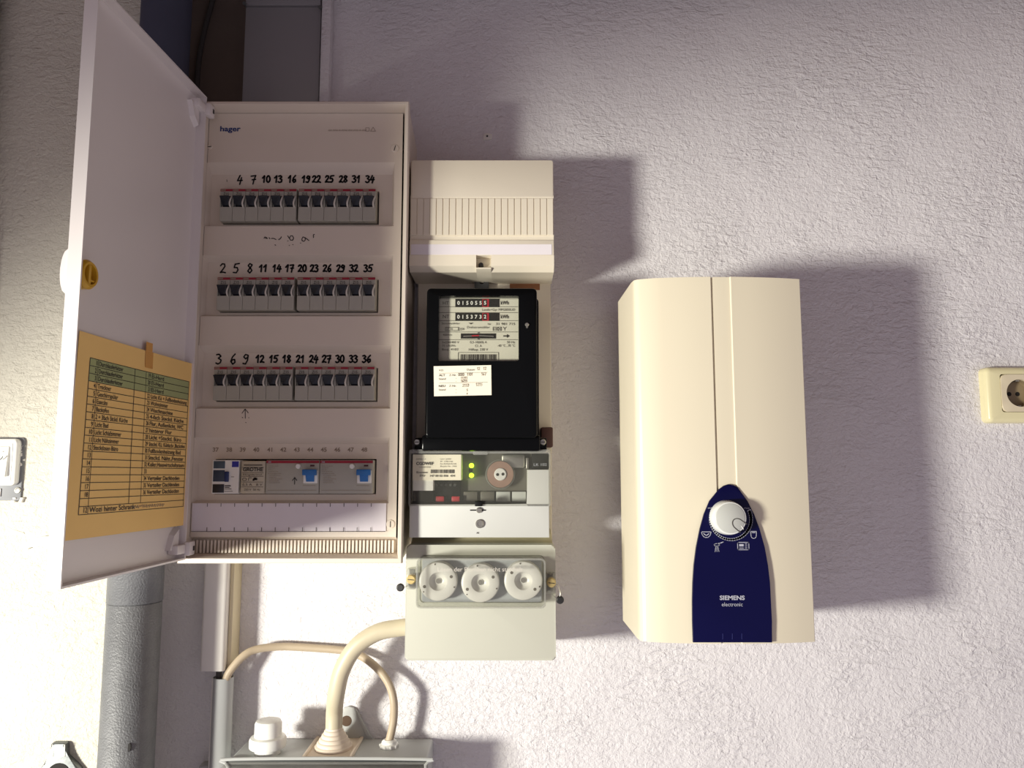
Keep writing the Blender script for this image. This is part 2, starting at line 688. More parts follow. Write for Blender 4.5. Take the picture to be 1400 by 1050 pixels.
# cover: upright strips with sunken fields; every field has an opening for its devices
ROWS = [  # y of slope start, field top, opening top, opening bottom, field bottom, opening x0, x1
    (222, 239, 257, 302, 309, 300.0, 514.5),
    (349, 359, 379.5, 424, 431, 296.0, 513.5),
    (472, 483, 502, 547.5, 556, 291.0, 512.5),
    (598, 607, 628, 675.5, 684, 288.0, 510.5)]
FX0, FX1 = -0.4275, -0.1700


def cover():
    bm = B()
    xa, xb = CX0 + .0065, CX1 - .0113

    def q(a, b, c, e):
        bm.faces.new([bm.verts.new(V(*p)) for p in (a, b, c, e)])

    def rect(x0, x1, z0, z1, d):
        if x1 > x0 and z1 > z0:
            q((x0, d, z0), (x1, d, z0), (x1, d, z1), (x0, d, z1))
    prev = CZ1 - .0075
    for (ya, yb, yo0, yo1, yc, ox0, ox1) in ROWS:
        za, zb, zc = Zat(ya, STRIP), Zat(yb, FIELD), Zat(yc, FIELD)
        zd = zc - .0035
        zo0, zo1 = Zat(yo0, FACE) + .0006, Zat(yo1, FACE) - .0006
        X0, X1 = P(ox0, yo1, FACE)[0] - .0008, P(ox1, yo1, FACE)[0] + .0008
        rect(xa, xb, za, prev, STRIP)
        rect(xa, FX0 - .004, zd, za, STRIP)
        rect(FX1 + .004, xb, zd, za, STRIP)
        # slopes into the field
        q((FX0 - .004, STRIP, za), (FX1 + .004, STRIP, za), (FX1, FIELD, zb), (FX0, FIELD, zb))
        q((FX0, FIELD, zc), (FX1, FIELD, zc), (FX1 + .004, STRIP, zd), (FX0 - .004, STRIP, zd))
        q((FX0 - .004, STRIP, zd), (FX0, FIELD, zc), (FX0, FIELD, zb), (FX0 - .004, STRIP, za))
        q((FX1, FIELD, zc), (FX1 + .004, STRIP, zd), (FX1 + .004, STRIP, za), (FX1, FIELD, zb))
        # field round the opening
        rect(FX0, FX1, zo0, zb, FIELD)
        rect(FX0, FX1, zc, zo1, FIELD)
        rect(FX0, X0, zo1, zo0, FIELD)
        rect(X1, FX1, zo1, zo0, FIELD)
        # thickness of the cut edge
        for a, b in (((X0, zo0), (X1, zo0)), ((X1, zo0), (X1, zo1)), ((X1, zo1), (X0, zo1)), ((X0, zo1), (X0, zo0))):
            q((a[0], FIELD, a[1]), (b[0], FIELD, b[1]), (b[0], FIELD - .02, b[1]), (a[0], FIELD - .02, a[1]))
        prev = zd
    zl = Zat(734, STRIP)
    rect(xa, xb, zl, prev, STRIP)
    zv = CZ0 + .0105
    q((xa, STRIP, zl), (xb, STRIP, zl), (xb, STRIP - .010, zl - .004), (xa, STRIP - .010, zl - .004))
    rect(xa, xb, zv, zl - .004, STRIP - .010)
    return obj('cover', bm, 'cabinet', fb, smooth=0)


cov = cover()


def vent():
    bm = B()
    z1, z0 = Zat(739, STRIP), CZ0 + .0108
    n = 56
    for i in range(n):
        x = CX0 + .010 + i * (CX1 - CX0 - .026) / (n - 1)
        box(bm, x - .0013, x + .0013, STRIP - .0105, STRIP - .003, z0, z1)
    o = obj('vent_ribs', bm, 'cabinet', fb)
    o['kind'] = 'stuff'


vent()


# label strip of white paper at the foot, with its tick marks
def label_strip():
    f = flat(STRIP + .0008)
    z0, z1 = Zat(726.5, STRIP), Zat(688, STRIP)
    x0, x1 = FX0 - .002, FX1 + .001
    bm = B()
    n = 40
    for i in range(n):
        a, b = x0 + (x1 - x0) * i / n, x0 + (x1 - x0) * (i + 1) / n
        w = lambda t: STRIP + .0012 + .0007 * math.sin(t * 70) * math.sin(t * 23 + 1)
        bm.faces.new([bm.verts.new(V(*p)) for p in ((a, w(a), z0), (b, w(b), z0), (b, w(b) + .0004, z1), (a, w(a) + .0004, z1))])
    bmesh.ops.remove_doubles(bm, verts=bm.verts, dist=1e-6)
    s = obj('label_strip', bm, 'paper', fb, smooth=60)
    bm = B()
    f = flat(STRIP + .0026)
    for i in range(13):
        px = 284.5 + i * 18.63
        x = P(px, 690, STRIP)[0]
        stroke(bm, [(x, z1), (x, z1 - .0045)], .0008, f, False)
        x = P(px - .7, 724, STRIP)[0]
        stroke(bm, [(x, z0 + .0055), (x, z0)], .0008, f, False)
    stroke(bm, [(x0, z0), (x1, z0)], .0006, f, False)
    obj('tick_marks', bm, 'print', s, smooth=0)


label_strip()


# writing on the cover
def cover_writing():
    f = flat(STRIP + .0004)
    bm = B()
    x, z = P(301, 179.5, STRIP)
    text(bm, 'hager', x, z, .0075, f, 'l', w=P(329, 180, STRIP)[0] - x, bold=.025)
    obj('maker_logo', bm, 'blueprint', cov, smooth=0)
    bm = B()
    x = P(449, 178, STRIP)[0]
    for w in (5, 7, 3, 8, 6, 7, 3, 6):
        for k in range(w):
            stroke(bm, [(x, z), (x + .0006, z + .0022 + .0006 * (k % 2))], .0004, f, False)
            x += .0011
        x += .0007
    x = P(500, 178, STRIP)[0]
    stroke(bm, [(x, z), (x + .005, z), (x + .005, z + .005), (x, z + .005), (x, z)], .0006, f)
    stroke(bm, [(x + .007, z), (x + .014, z), (x + .0105, z + .006), (x + .007, z)], .0007, f)
    obj('small_print', bm, 'fade', cov, smooth=0)
    # marker numbers above each row
    fld = flat(FIELD + .0005)
    nums = [[None] + [str(n) for n in range(4, 35, 3)], [str(n) for n in range(2, 36, 3)], [str(n) for n in range(3, 37, 3)]]
    hx = [[312, 328, 346.5, 364, 380.5, 399.5, 418.5, 433, 450.5, 469.5, 487.5, 506],
          [305, 323, 342, 360, 378.5, 396, 413.5, 430, 447.5, 466, 484, 503.5],
          [299.5, 319, 336.5, 355.5, 374, 392, 411, 429, 446.5, 465, 483.5, 501.5]]
    hy = [249.5, 371.5, 495.5]
    for r in range(3):
        for i, s in enumerate(nums[r]):
            x, z = P(hx[r][i], hy[r], FIELD)
            bm = B()
            if s is None:
                stroke(bm, [(x - .002, z + .004), (x - .0015, z + .001)], .0008, fld)
                obj('faint_mark', bm, 'print', cov, smooth=0)
                continue
            big = len(s) == 1
            h = .0135 if (big and r) else (.0122 if big else .0098)
            hand(bm, s, x, z - (.002 if big else 0), h, .0020 if big else .0024, fld, 1.0 if big else 0.98, .64)
            obj('handwritten_number', bm, 'ink', cov, smooth=0)
    # printed place numbers of the lowest row
    for i in range(12):
        x, z = P(295 + i * 18.45, 617.5, FIELD)
        bm = B()
        text(bm, str(37 + i), x, z, .0056, fld, 'c', bold=.02, sx=1.05)
        obj('place_number', bm, 'fade', cov, smooth=0)
    # half wiped-off marks on the strip under the top row: upside-down scrawl with dots
    bm = B()

    def pp(px, py):
        return P(px, py, STRIP)
    for seg in ([(361, 326), (362.5, 324), (364, 326.5)], [(364.5, 324.5), (365.5, 326.5)], [(368, 325), (369, 326.5)], [(371, 326.2), (374, 326), (377.5, 327.5)],
                [(381, 327.8), (383.5, 326.3), (384.8, 323.8)], [(393.5, 322.5), (395, 325), (397.5, 328.5), (400.3, 328.5), (401.5, 325.5), (400, 322.5), (397.5, 322.5), (396, 325.5)],
                [(422.5, 329), (418, 325.5), (414.5, 324), (412.8, 326.5), (413.2, 329.3), (415.8, 330), (417.5, 328), (417, 325)],
                [(430, 320.6), (428.5, 321), (428.6, 325)], [(376, 334.8), (377, 335.5)], [(393.5, 329.4), (394, 329.6)], [(395.5, 335.6), (395.8, 335.8)], [(400.3, 334.5), (400.6, 334.6)], [(411, 332.6), (411.4, 332.4)]):
        stroke(bm, [pp(*q) for q in seg], .0011, f)
    obj('smudged_scrawl', bm, 'ink', cov, smooth=0)
    bm = B()
    for seg in ([(335.5, 572), (335.3, 560)], [(331, 565), (335.3, 559.2), (339.5, 564.5)], [(331.3, 570.5), (332, 571.3)], [(340, 571), (340.6, 571.2)], [(336, 577.5), (336.6, 578)]):
        stroke(bm, [pp(*q) for q in seg], .0009, f)
    obj('drawn_arrow', bm, 'ink', cov, smooth=0)


cover_writing()

# turn-lock screws of the cover
for px, py, tilt in ((540, 203, 75), (534, 716.5, 90), (287, 201, 8)):
    x, z = P(px, py, STRIP)
    bm = B()
    r = .0058 if px > 300 else .0035
    lathe(bm, x, STRIP, z, [(r, 0), (r, .0008), (r * .85, .0014), (0, .0014)], 'd', 20)
    s = obj('cover_screw', bm, 'cabinet', cov)
    bm = B()
    a = math.radians(tilt)
    stroke(bm, [(x - r * .6 * math.cos(a), z - r * .6 * math.sin(a)), (x + r * .6 * math.cos(a), z + r * .6 * math.sin(a))], .0012, flat(STRIP + .0016))
    obj('screw_slot', bm, 'print', s, smooth=0)


# ------------------------------------------------------------------ the door of the fuse box
# the leaf stands a little past square: x = HXP + SK * (d - HD)
HXP, HD, SK = -0.4396, RIM + .004, -0.060


def door_xz(px, py, off):
    r = ray(px, py)
    t = (HXP + off + SK * (ZB - HD)) / (r[0] + SK * r[1])
    return r[0] * t, ZB - r[1] * t, r[2] * t


def shear(bm):
    for v in bm.verts:
        v.co.x += SK * (-v.co.y - HD)
    return bm


def door():
    XP, XL = HXP, HXP + .0146      # outer skin, lip of the flange
    d0, d1 = RIM + .004, 0.407
    z0, z1 = -0.1150, 0.5170
    t = .0022

    bm = B()
    box(bm, XP, XP + t, d0, d1 - t, z0, z1)
    box(bm, XP, XL, d1 - t, d1, z0, z1)
    box(bm, XP + t, XL, d0, d0 + t, z0 + t, z1 - t)
    box(bm, XP + t, XL, d0, d1 - t, z1 - t, z1)
    box(bm, XP + t, XL, d0, d1 - t, z0, z0 + t)
    D = obj('door', shear(bm), 'door', fb, smooth=25)
    # hinges
    for zc, s in ((z1 - .018, 1), (z0 + .014, -1)):
        bm = B()
        box(bm, XP + t, XL + .001, d0 - .004, d0 + .024, zc - .006, zc + .006, .002)
        box(bm, XL - .002, XL + .007, d0 - .012, d0 + .004, zc - .009, zc + .009, .0025)
        hexa(bm, [(XP + t, d0 + .008, zc - .03 * s), (XL - .006, d0 + .008, zc - .026 * s), (XL - .006, d0 + .008, zc), (XP + t, d0 + .008, zc),
                  (XP + t, d0 + .022, zc - .02 * s), (XL - .006, d0 + .020, zc - .018 * s), (XL - .006, d0 + .03, zc), (XP + t, d0 + .03, zc)])
        h = obj('hinge', shear(bm), 'door', D)
        bm = B()
        box(bm, XL + .0065, XL + .0075, d0 - .008, d0 - .004, zc - .003, zc + .003)
        obj('hinge_slot', shear(bm), 'print', h)
    # grip outside, amber turn latch inside
    _, dk, zk = door_xz(118, 373, .0146)
    bm = B()
    n = 14
    for i in range(n):
        a0, a1 = -1 + 2 * i / n, -1 + 2 * (i + 1) / n
        g = lambda a: .0075 * (1 - a * a) ** .5 + .0006
        x0, x1 = XP, XP
        hexa(bm, [(XP - g(a0), d1 - .034, zk + .024 * a0), (XP, d1 - .034, zk + .024 * a0), (XP, d1 - .034, zk + .024 * a1), (XP - g(a1), d1 - .034, zk + .024 * a1),
                  (XP - g(a0), d1 - .002, zk + .024 * a0), (XP, d1 - .002, zk + .024 * a0), (XP, d1 - .002, zk + .024 * a1), (XP - g(a1), d1 - .002, zk + .024 * a1)])
    bmesh.ops.remove_doubles(bm, verts=bm.verts, dist=1e-6)
    obj('door_grip', shear(bm), 'door', D, smooth=50)
    bm = B()
    dk = d1 - .016
    xk = XP + t
    lathe(bm, xk, dk, zk, [(.0, .0), (.0155, .0), (.0155, .010), (.013, .013), (.0105, .013), (.0105, .004), (0, .004)], 'x', 32)
    obj('turn_latch', shear(bm), 'amber', D)
    bm = B()
    box(bm, xk + .004, xk + .0125, dk - .0022, dk + .0022, zk - .0105, zk + .0105, .0008)
    box(bm, xk + .004, xk + .012, dk - .009, dk + .002, zk - .007, zk - .0045, .0006)
    obj('latch_web', shear(bm), 'amber', D)
    return XP + t


XIN = door()


# ------------------------------------------------------------------ the buff circuit list taped inside the door
def circuit_list():
    c = {k: Vector(door_xz(px, py, off)) for k, (px, py, off) in dict(tl=(109, 452, .0045), tr=(262.5, 497, .0120), br=(252, 718, .0105), bl=(84.5, 740, .0060)).items()}
    dl = c['bl'].y

    def f0(u, v, off=0.0):          # u 0..1 from the free edge to the hinge, v 0..1 from the foot up
        p = (c['bl'] * (1 - u) + c['br'] * u) * (1 - v) + (c['tl'] * (1 - u) + c['tr'] * u) * v
        bow = .0030 * math.sin(u * 3.1416) * (.35 - v) * 1.2
        return V(p.x + bow + off, p.y, p.z)
    root = thing('circuit_list', 'yellowed paper circuit list taped inside the open fuse box door', 'paper list', c['bl'].x, dl, c['bl'].z)
    bm = B()
    nu, nv = 14, 12
    g = [[(bm.verts.new(f0(i / nu, j / nv)), bm.verts.new(f0(i / nu, j / nv, -.0003))) for j in range(nv + 1)] for i in range(nu + 1)]
    for i in range(nu):
        for j in range(nv):
            for k in (0, 1):
                bm.faces.new((g[i][j][k], g[i + 1][j][k], g[i + 1][j + 1][k], g[i][j + 1][k]))
    for i in range(nu):
        for j in (0, nv):
            bm.faces.new((g[i][j][0], g[i + 1][j][0], g[i + 1][j][1], g[i][j][1]))
    for j in range(nv):
        for i in (0, nu):
            bm.faces.new((g[i][j][0], g[i][j + 1][0], g[i][j + 1][1], g[i][j][1]))
    sh = obj('sheet', bm, 'buff', root, smooth=60)
    # table in sheet coordinates
    U0, U1, V0, V1 = .090, .975, .115, .882
    rows = 20
    rh = (V1 - V0) / rows
    cols = [U0, U0 + .062, .455, .555, .60, U1]
    f1 = lambda u, v: f0(u, v, .0004)
    bm = B()
    for j in range(3):
        for a, b in ((cols[0], cols[-1]),):
            quad(bm, a, b, V1 - (j + 1) * rh, V1 - j * rh, lambda u, v: f0(u, v, .0002), 14)
    obj('green_rows', bm, 'green', root, smooth=0)
    bm = B()
    for j in range(rows + 1):
        v = V1 - j * rh
        n = 14
        stroke(bm, [(cols[0] + (U1 - cols[0]) * i / n, v) for i in range(n + 1)], .0034, f1, False)
    for k, u in enumerate(cols):
        vb = V0 if k in (0, 5) else (V0 + rh if k in (2, 3) else V0 + rh)
        if k == 1:
            vb = V0
        if k == 4:
            continue
        n = 12
        stroke(bm, [(u, V1 + (vb - V1) * i / n) for i in range(n + 1)], .0040 if k in (0, 5, 2) else .003, f1, False)
    obj('table_lines', bm, 'print', root, smooth=0)
    left = ['Durchlauferhitzer', 'Durchlauferhitzer', 'Durchlauferhitzer', 'Trockner', 'Geschirrspüler', 'Essecke', 'Backofen', '2 + 3fach Stckd. Küche', 'Licht Bad',
            'Licht Schlafzimmer', 'Licht Nähzimmer', 'Steckdosen Büro', '', '', '', '', '', '']
    right = ['El-Herd', 'El-Herd', 'El-Herd', 'Licht Kü + Fußbodenheizung', 'Wohnzimmer', 'Waschmaschine', '4-fach Steckd. Küche', 'Flur, Außenlicht, WC', 'hinterer Flur',
             'Licht +Steckd. Büro', 'Steckd. Kü. Kühlschr.,Backofen', 'Fußbodenheizung Bad', 'Steckd. Nähz.,Fenster', 'Keller,Hauswirtschaftsraum', '', 'Verteiler Dachboden', 'Verteiler Dachboden', 'Verteiler Dachboden']
    bm = B()
    H = rh * .62
    asp = .80     # letter width against height in sheet units
    f2 = lambda u, v: f0(u, v, .0005)
    for j in range(18):
        v = V1 - (j + 1) * rh + rh * .2
        text(bm, str(j + 1), cols[1] - .008, v, H, f2, 'r', sx=asp, bold=.012)
        text(bm, left[j], cols[1] + .008, v, H, f2, 'l', sx=asp, bold=.012)
        text(bm, str(19 + j), cols[4] - .004, v, H, f2, 'r', sx=asp * .9, bold=.012)
        s = right[j]
        text(bm, s, cols[4] + .006, v, H, f2, 'l', w=min(.355, .0165 * len(s)) if s else None, bold=.012)
    v = V0 + rh * .22
    text(bm, '12', cols[1] - .006, v, H * 1.1, f2, 'r', sx=asp, bold=.012)
    text(bm, 'Wozi hinter Schrank -', cols[1] + .008, v, H * 1.1, f2, 'l', w=.37, bold=.012)
    obj('printed_text', bm, 'print', root, smooth=0)
    bm = B()
    pts = []
    for i in range(46):
        u = .47 + i * .0068
        pts.append((u, v + H * (.45 + .42 * math.sin(i * 2.3) + (.35 if i in (2, 13, 15) else 0))))
    stroke(bm, pts, .0035, f2, False)
    obj('pencil_note', bm, 'fade', root, smooth=0)
    bm = B()
    quad(bm, .54, .61, .905, 1.0, lambda u, v: f0(u, v, .0006), 3)
    quad(bm, .54, .60, 1.0, 1.05, lambda u, v: f0(u, v, .0008), 3)
    obj('sticky_tape', bm, 'buff_tape', root, smooth=0)


circuit_list()


# ------------------------------------------------------------------ circuit breakers
def breaker():
    """built round its own origin: middle of the foot of its face"""
    w, h = PITCHX - .0003, BH
    r = thing('circuit_breaker', '', 'circuit breaker', 0, 0, 0)
    bm = B()
    box(bm, -w / 2, w / 2, -.060, -.004, 0, h)
    # face with the hollow for the toggle
    box(bm, -w / 2, w / 2, -.004, 0, 0, h * .43, .0006)
    box(bm, -w / 2, w / 2, -.004, 0, h * .76, h, .0006)
    box(bm, -w / 2, -w * .44, -.004, 0, h * .43, h * .76)
    box(bm, w * .40, w / 2, -.004, -.0012, h * .43, h * .76)
    obj('body', bm, 'brk', r, smooth=0)
    bm = B()
    z0, z1 = h * .44, h * .75
    zt = .0105
    hexa(bm, [(-w * .30, -.004, z0), (w * .26, -.004, z0), (w * .36, -.004, z1), (-w * .42, -.004, z1),
              (-w * .28, .0015, z0 + .0015), (w * .24, .0015, z0 + .0015), (w * .36, .0075, z1 - .001), (-w * .42, .0075, z1 - .001)], .0005, 1)
    obj('toggle', bm, 'toggle', r)
    bm = B()
    box(bm, -w / 2 + .0002, w / 2 - .0002, 0, .0005, h * .915, h * .985)
    st = obj('red_stripe', bm, 'red', r, smooth=0)
    bm = B()
    box(bm, -w * .46, -w * .06, .0005, .0007, h * .93, h * .97)
    obj('pale_print', bm, 'fade', st, smooth=0)
    bm = B()
    tube(bm, [(w * .43, -.001, h * .77), (w * .45, .002, h * .72), (w * .37, .0035, h * .60), (w * .33, .003, h * .50), (w * .34, -.001, h * .42)], .0013, 6, 3)
    obj('retaining_clip', bm, 'clip', r)
    bm = B()
    text(bm, 'Z15', -w * .02, h * .79, .0040, flat(.0007), 'c', sx=.85)
    obj('rating_print', bm, 'print', r, smooth=0)
    return r


PITCHX = (P(400, 280, FACE)[0] - P(300, 280, FACE)[0]) * .1778
BH = Zat(258, FACE) - Zat(301.5, FACE)
proto = None
ordinal = ['first', 'second', 'third', 'fourth', 'fifth', 'sixth', 'seventh', 'eighth', 'ninth', 'tenth', 'eleventh', 'twelfth']
rowx = [[(300.3, 405), (407.6, 513.5)], [(296.3, 402), (405.8, 513)], [(291.6, 399.8), (403, 512)]]
rowname = ['top', 'second', 'third']
for r in range(3):
    yo0, yo1 = ROWS[r][2], ROWS[r][3]
    zf = Zat(yo1, FACE) + .0006
    for i in range(12):
        a, b = rowx[r][i // 6]
        # rows stand upright: take x from the row's own half
        xa, xb = P(a, yo1 - 20, FACE)[0], P(b, yo1 - 20, FACE)[0]
        x = xa + (xb - xa) * ((i % 6) + .5) / 6
        if proto is None:
            proto = breaker()
            o = proto
            o.location = V(x, FACE, zf)
        else:
            o = copy_tree(proto, V(x, FACE, zf))
        o.scale = ((xb - xa) / 6 / PITCHX, 1, 1)
        if r == 0 and i == 0:
            lab = 'grey breaker with dark toggle, leftmost of top row, no number above it'
        else:
            n = str([1, 2, 3][r] + 3 * i)
            lab = '%s breaker from the left in the %s row, under handwritten number %s' % (ordinal[i], rowname[r], n)
        tag(o, lab, 'circuit breaker', 'circuit breakers in the fuse box')


# ------------------------------------------------------------------ devices of the lowest row
def lower_row():
    y0, y1 = 629, 675
    z1, z0 = Zat(y0, FACE), Zat(y1, FACE)
    h = z1 - z0

    def X(px):
        return P(px, 660, FACE)[0]
    f = flat(FACE + .0007)
    # surge / staircase module
    a, b = X(289.5), X(326)
    t = thing('relay_module', 'narrow relay with blue-grey window and blue rocker, leftmost in lowest row', 'relay', (a + b) / 2, FACE, z0)
    bm = B()
    box(bm, a, b, .07, FACE, z0, z1, .0006)
    obj('body', bm, 'white', t, smooth=0)
    m = a + (b - a) * .47
    for u, v, c in ((.75, .97, (66, 82, 96)), (.36, .70, (48, 62, 82)), (.03, .28, (34, 36, 42))):
        bm = B()
        box(bm, a + .0016, m, FACE - .001, FACE + .0008, z0 + h * u, z0 + h * v, .0004)
        obj('grey_window', bm, mat('slate_window', rgb(*c), .4), t)
    bm = B()
    box(bm, m + .0005, m + .0062, FACE, FACE + .003, z0 + h * .35, z0 + h * .66, .001)
    obj('rocker', bm, mat('rocker_blue', rgb(26, 48, 100), .4), t)
    bm = B()
    box(bm, b - .0095, b - .0005, FACE, FACE + .0006, z0 + h * .79, z0 + h * .96)
    obj('blue_mark', bm, mat('mark_blue', rgb(44, 46, 150), .5), t)
    bm = B()
    stroke(bm, [(m + .001, z0 + h * .235), (m + .009, z0 + h * .235)], .0013, f, False)
    stroke(bm, [(m + .001, z0 + h * .185), (m + .0075, z0 + h * .185)], .0010, f, False)
    stroke(bm, [(m + .001, z0 + h * .14), (m + .010, z0 + h * .14)], .0007, f, False)
    stroke(bm, [(m + .001, z0 + h * .07), (m + .012, z0 + h * .07)], .0005, f, False)
    stroke(bm, [(m + .009, z0 + h * .5), (m + .013, z0 + h * .5)], .0006, f, False)
    obj('print', bm, 'print', t, smooth=0)
    # bell transformer
    a, b = X(328.5), X(362)
    t = thing('bell_transformer', 'beige bell transformer lettered GROTHE in the lowest row', 'transformer', (a + b) / 2, FACE, z0)
    bm = B()
    box(bm, a, b, .07, FACE - .0005, z0, z1 - .001, .002, 3)
    obj('body', bm, mat('transformer_beige', rgb(196, 188, 166), .5), t)
    bm = B()
    w = b - a
    text(bm, 'GROTHE', (a + b) / 2, z0 + h * .67, .0048, f, 'c', w=w * .82, bold=.03)
    for v in (.78, .62, .515, .345, .20):
        stroke(bm, [(a + .0018, z0 + h * v), (b - .0018, z0 + h * v)], .0005, f, False)
    text(bm, 'Klingeltransf.', (a + b) / 2, z0 + h * .545, .0022, f, 'c', w=w * .8)
    stroke(bm, arc(a + w * .17, z0 + h * .425, .0028, 0, 360, 12, .0018), .0006, f)
    stroke(bm, [(a + w * .34, z0 + h * .39), (a + w * .34, z0 + h * .47), (a + w * .46, z0 + h * .47)], .0007, f)
    lx, lz = a + w * .60, z0 + h * .43
    stroke(bm, [(lx - .002, lz - .001), (lx, lz + .001), (lx + .002, lz)], .003, f)
    text(bm, '0,5 A   8 V', (a + b) / 2, z0 + h * .24, .0028, f, 'c', w=w * .82)
    text(bm, '220 V  50 Hz', (a + b) / 2, z0 + h * .09, .0028, f, 'c', w=w * .66)
    stroke(bm, [(a + .004, z0 + h * .85), (b - .004, z0 + h * .85)], .0012, f, False)
    obj('print', bm, 'print', t, smooth=0)
    # two residual current breakers
    for k, (pa, pb) in enumerate(((363.2, 436), (436.8, 509.5))):
        a, b = X(pa), X(pb)
        w = b - a
        t = thing('residual_current_breaker', ('grey residual current breaker with a drawn arrow, beside the bell transformer', 'grey residual current breaker with blue toggle, right end of lowest row')[k],
                  'circuit breaker', (a + b) / 2, FACE, z0, 'residual current breakers')
        bm = B()
        box(bm, a, b, .07, FACE, z0, z1, .0008)
        obj('body', bm, 'brk', t)
        bm = B()
        box(bm, a + .0003, b - .0003, FACE, FACE + .0005, z0 + h * .905, z0 + h * .985)
        s = obj('red_stripe', bm, 'red', t)
        bm = B()
        text(bm, 'ABB', a + .0022, z0 + h * .925, .0017, f, bold=.02)
        obj('maker_print', bm, 'silver', s, smooth=0)
        bm = B()
        cx, cz = a + w * .845, z0 + h * .50
        box(bm, cx - .0095, cx + .0095, FACE, FACE + .0025, cz - .0085, cz + .0085, .0006)
        obj('toggle_guard', bm, 'white', t)
        bm = B()
        blue = bpy.data.materials.get('toggle_blue') or mat('toggle_blue', rgb(30, 104, 172), .35)
        hexa(bm, [(cx - .0055, FACE, cz - .0075), (cx + .0055, FACE, cz - .0075), (cx + .0055, FACE, cz + .0095), (cx - .0055, FACE, cz + .0095),
                  (cx - .0055, FACE + .0035, cz - .0060), (cx + .0055, FACE + .0035, cz - .0060), (cx + .0055, FACE + .010, cz + .0085), (cx - .0055, FACE + .010, cz + .0085)], .0006)
        box(bm, cx - .0092, cx + .0092, FACE + .003, FACE + .011, cz + .0022, cz + .0100, .0009)
        obj('toggle', bm, blue, t)
        bm = B()
        bx, bz = a + w * .61, z0 + h * .815
        lathe(bm, bx, FACE, bz, [(.0034, 0), (.0034, .003), (.0026, .0042), (0, .0042)], 'd', 16)
        obj('test_button', bm, 'white', t)
        bm = B()
        box(bm, a + w * .83, a + w * .91, FACE, FACE + .0006, z0 + h * .81, z0 + h * .86)
        obj('indicator', bm, mat('indicator_red', rgb(70, 10, 18), .4), t)
        bm = B()
        for j in range(10):
            zz = z0 + h * (.82 - .055 * j)
            x = a + .003
            L = (.012, .009, .006, .014, .016, .017, .012, .018, .014, .016)[j]
            x += .002 if j > 4 else 0
            while x < a + .003 + L:
                s2 = random.uniform(.0008, .0025)
                stroke(bm, [(x, zz), (x + s2, zz)], .0005, f, False)
                x += s2 + .0006
        stroke(bm, [(a + .003, z0 + h * .1), (b - .003, z0 + h * .1)], .0004, f, False)
        stroke(bm, [(a + w * .7, z0 + h * .24), (b - w * .06, z0 + h * .24)], .0005, f, False)
        obj('fine_print', bm, 'fade', t, smooth=0)
        if k == 0:
            bm = B()
            ax, az = P(403, 658, FACE)
            stroke(bm, [(ax, az - .004), (ax, az + .005)], .0009, f)
            stroke(bm, [(ax - .003, az + .001), (ax, az + .005), (ax + .003, az + .001)], .0009, f)
            obj('drawn_arrow', bm, 'ink', t, smooth=0)


lower_row()


# ------------------------------------------------------------------ meter board
LID = 0.120
BPL = 0.045


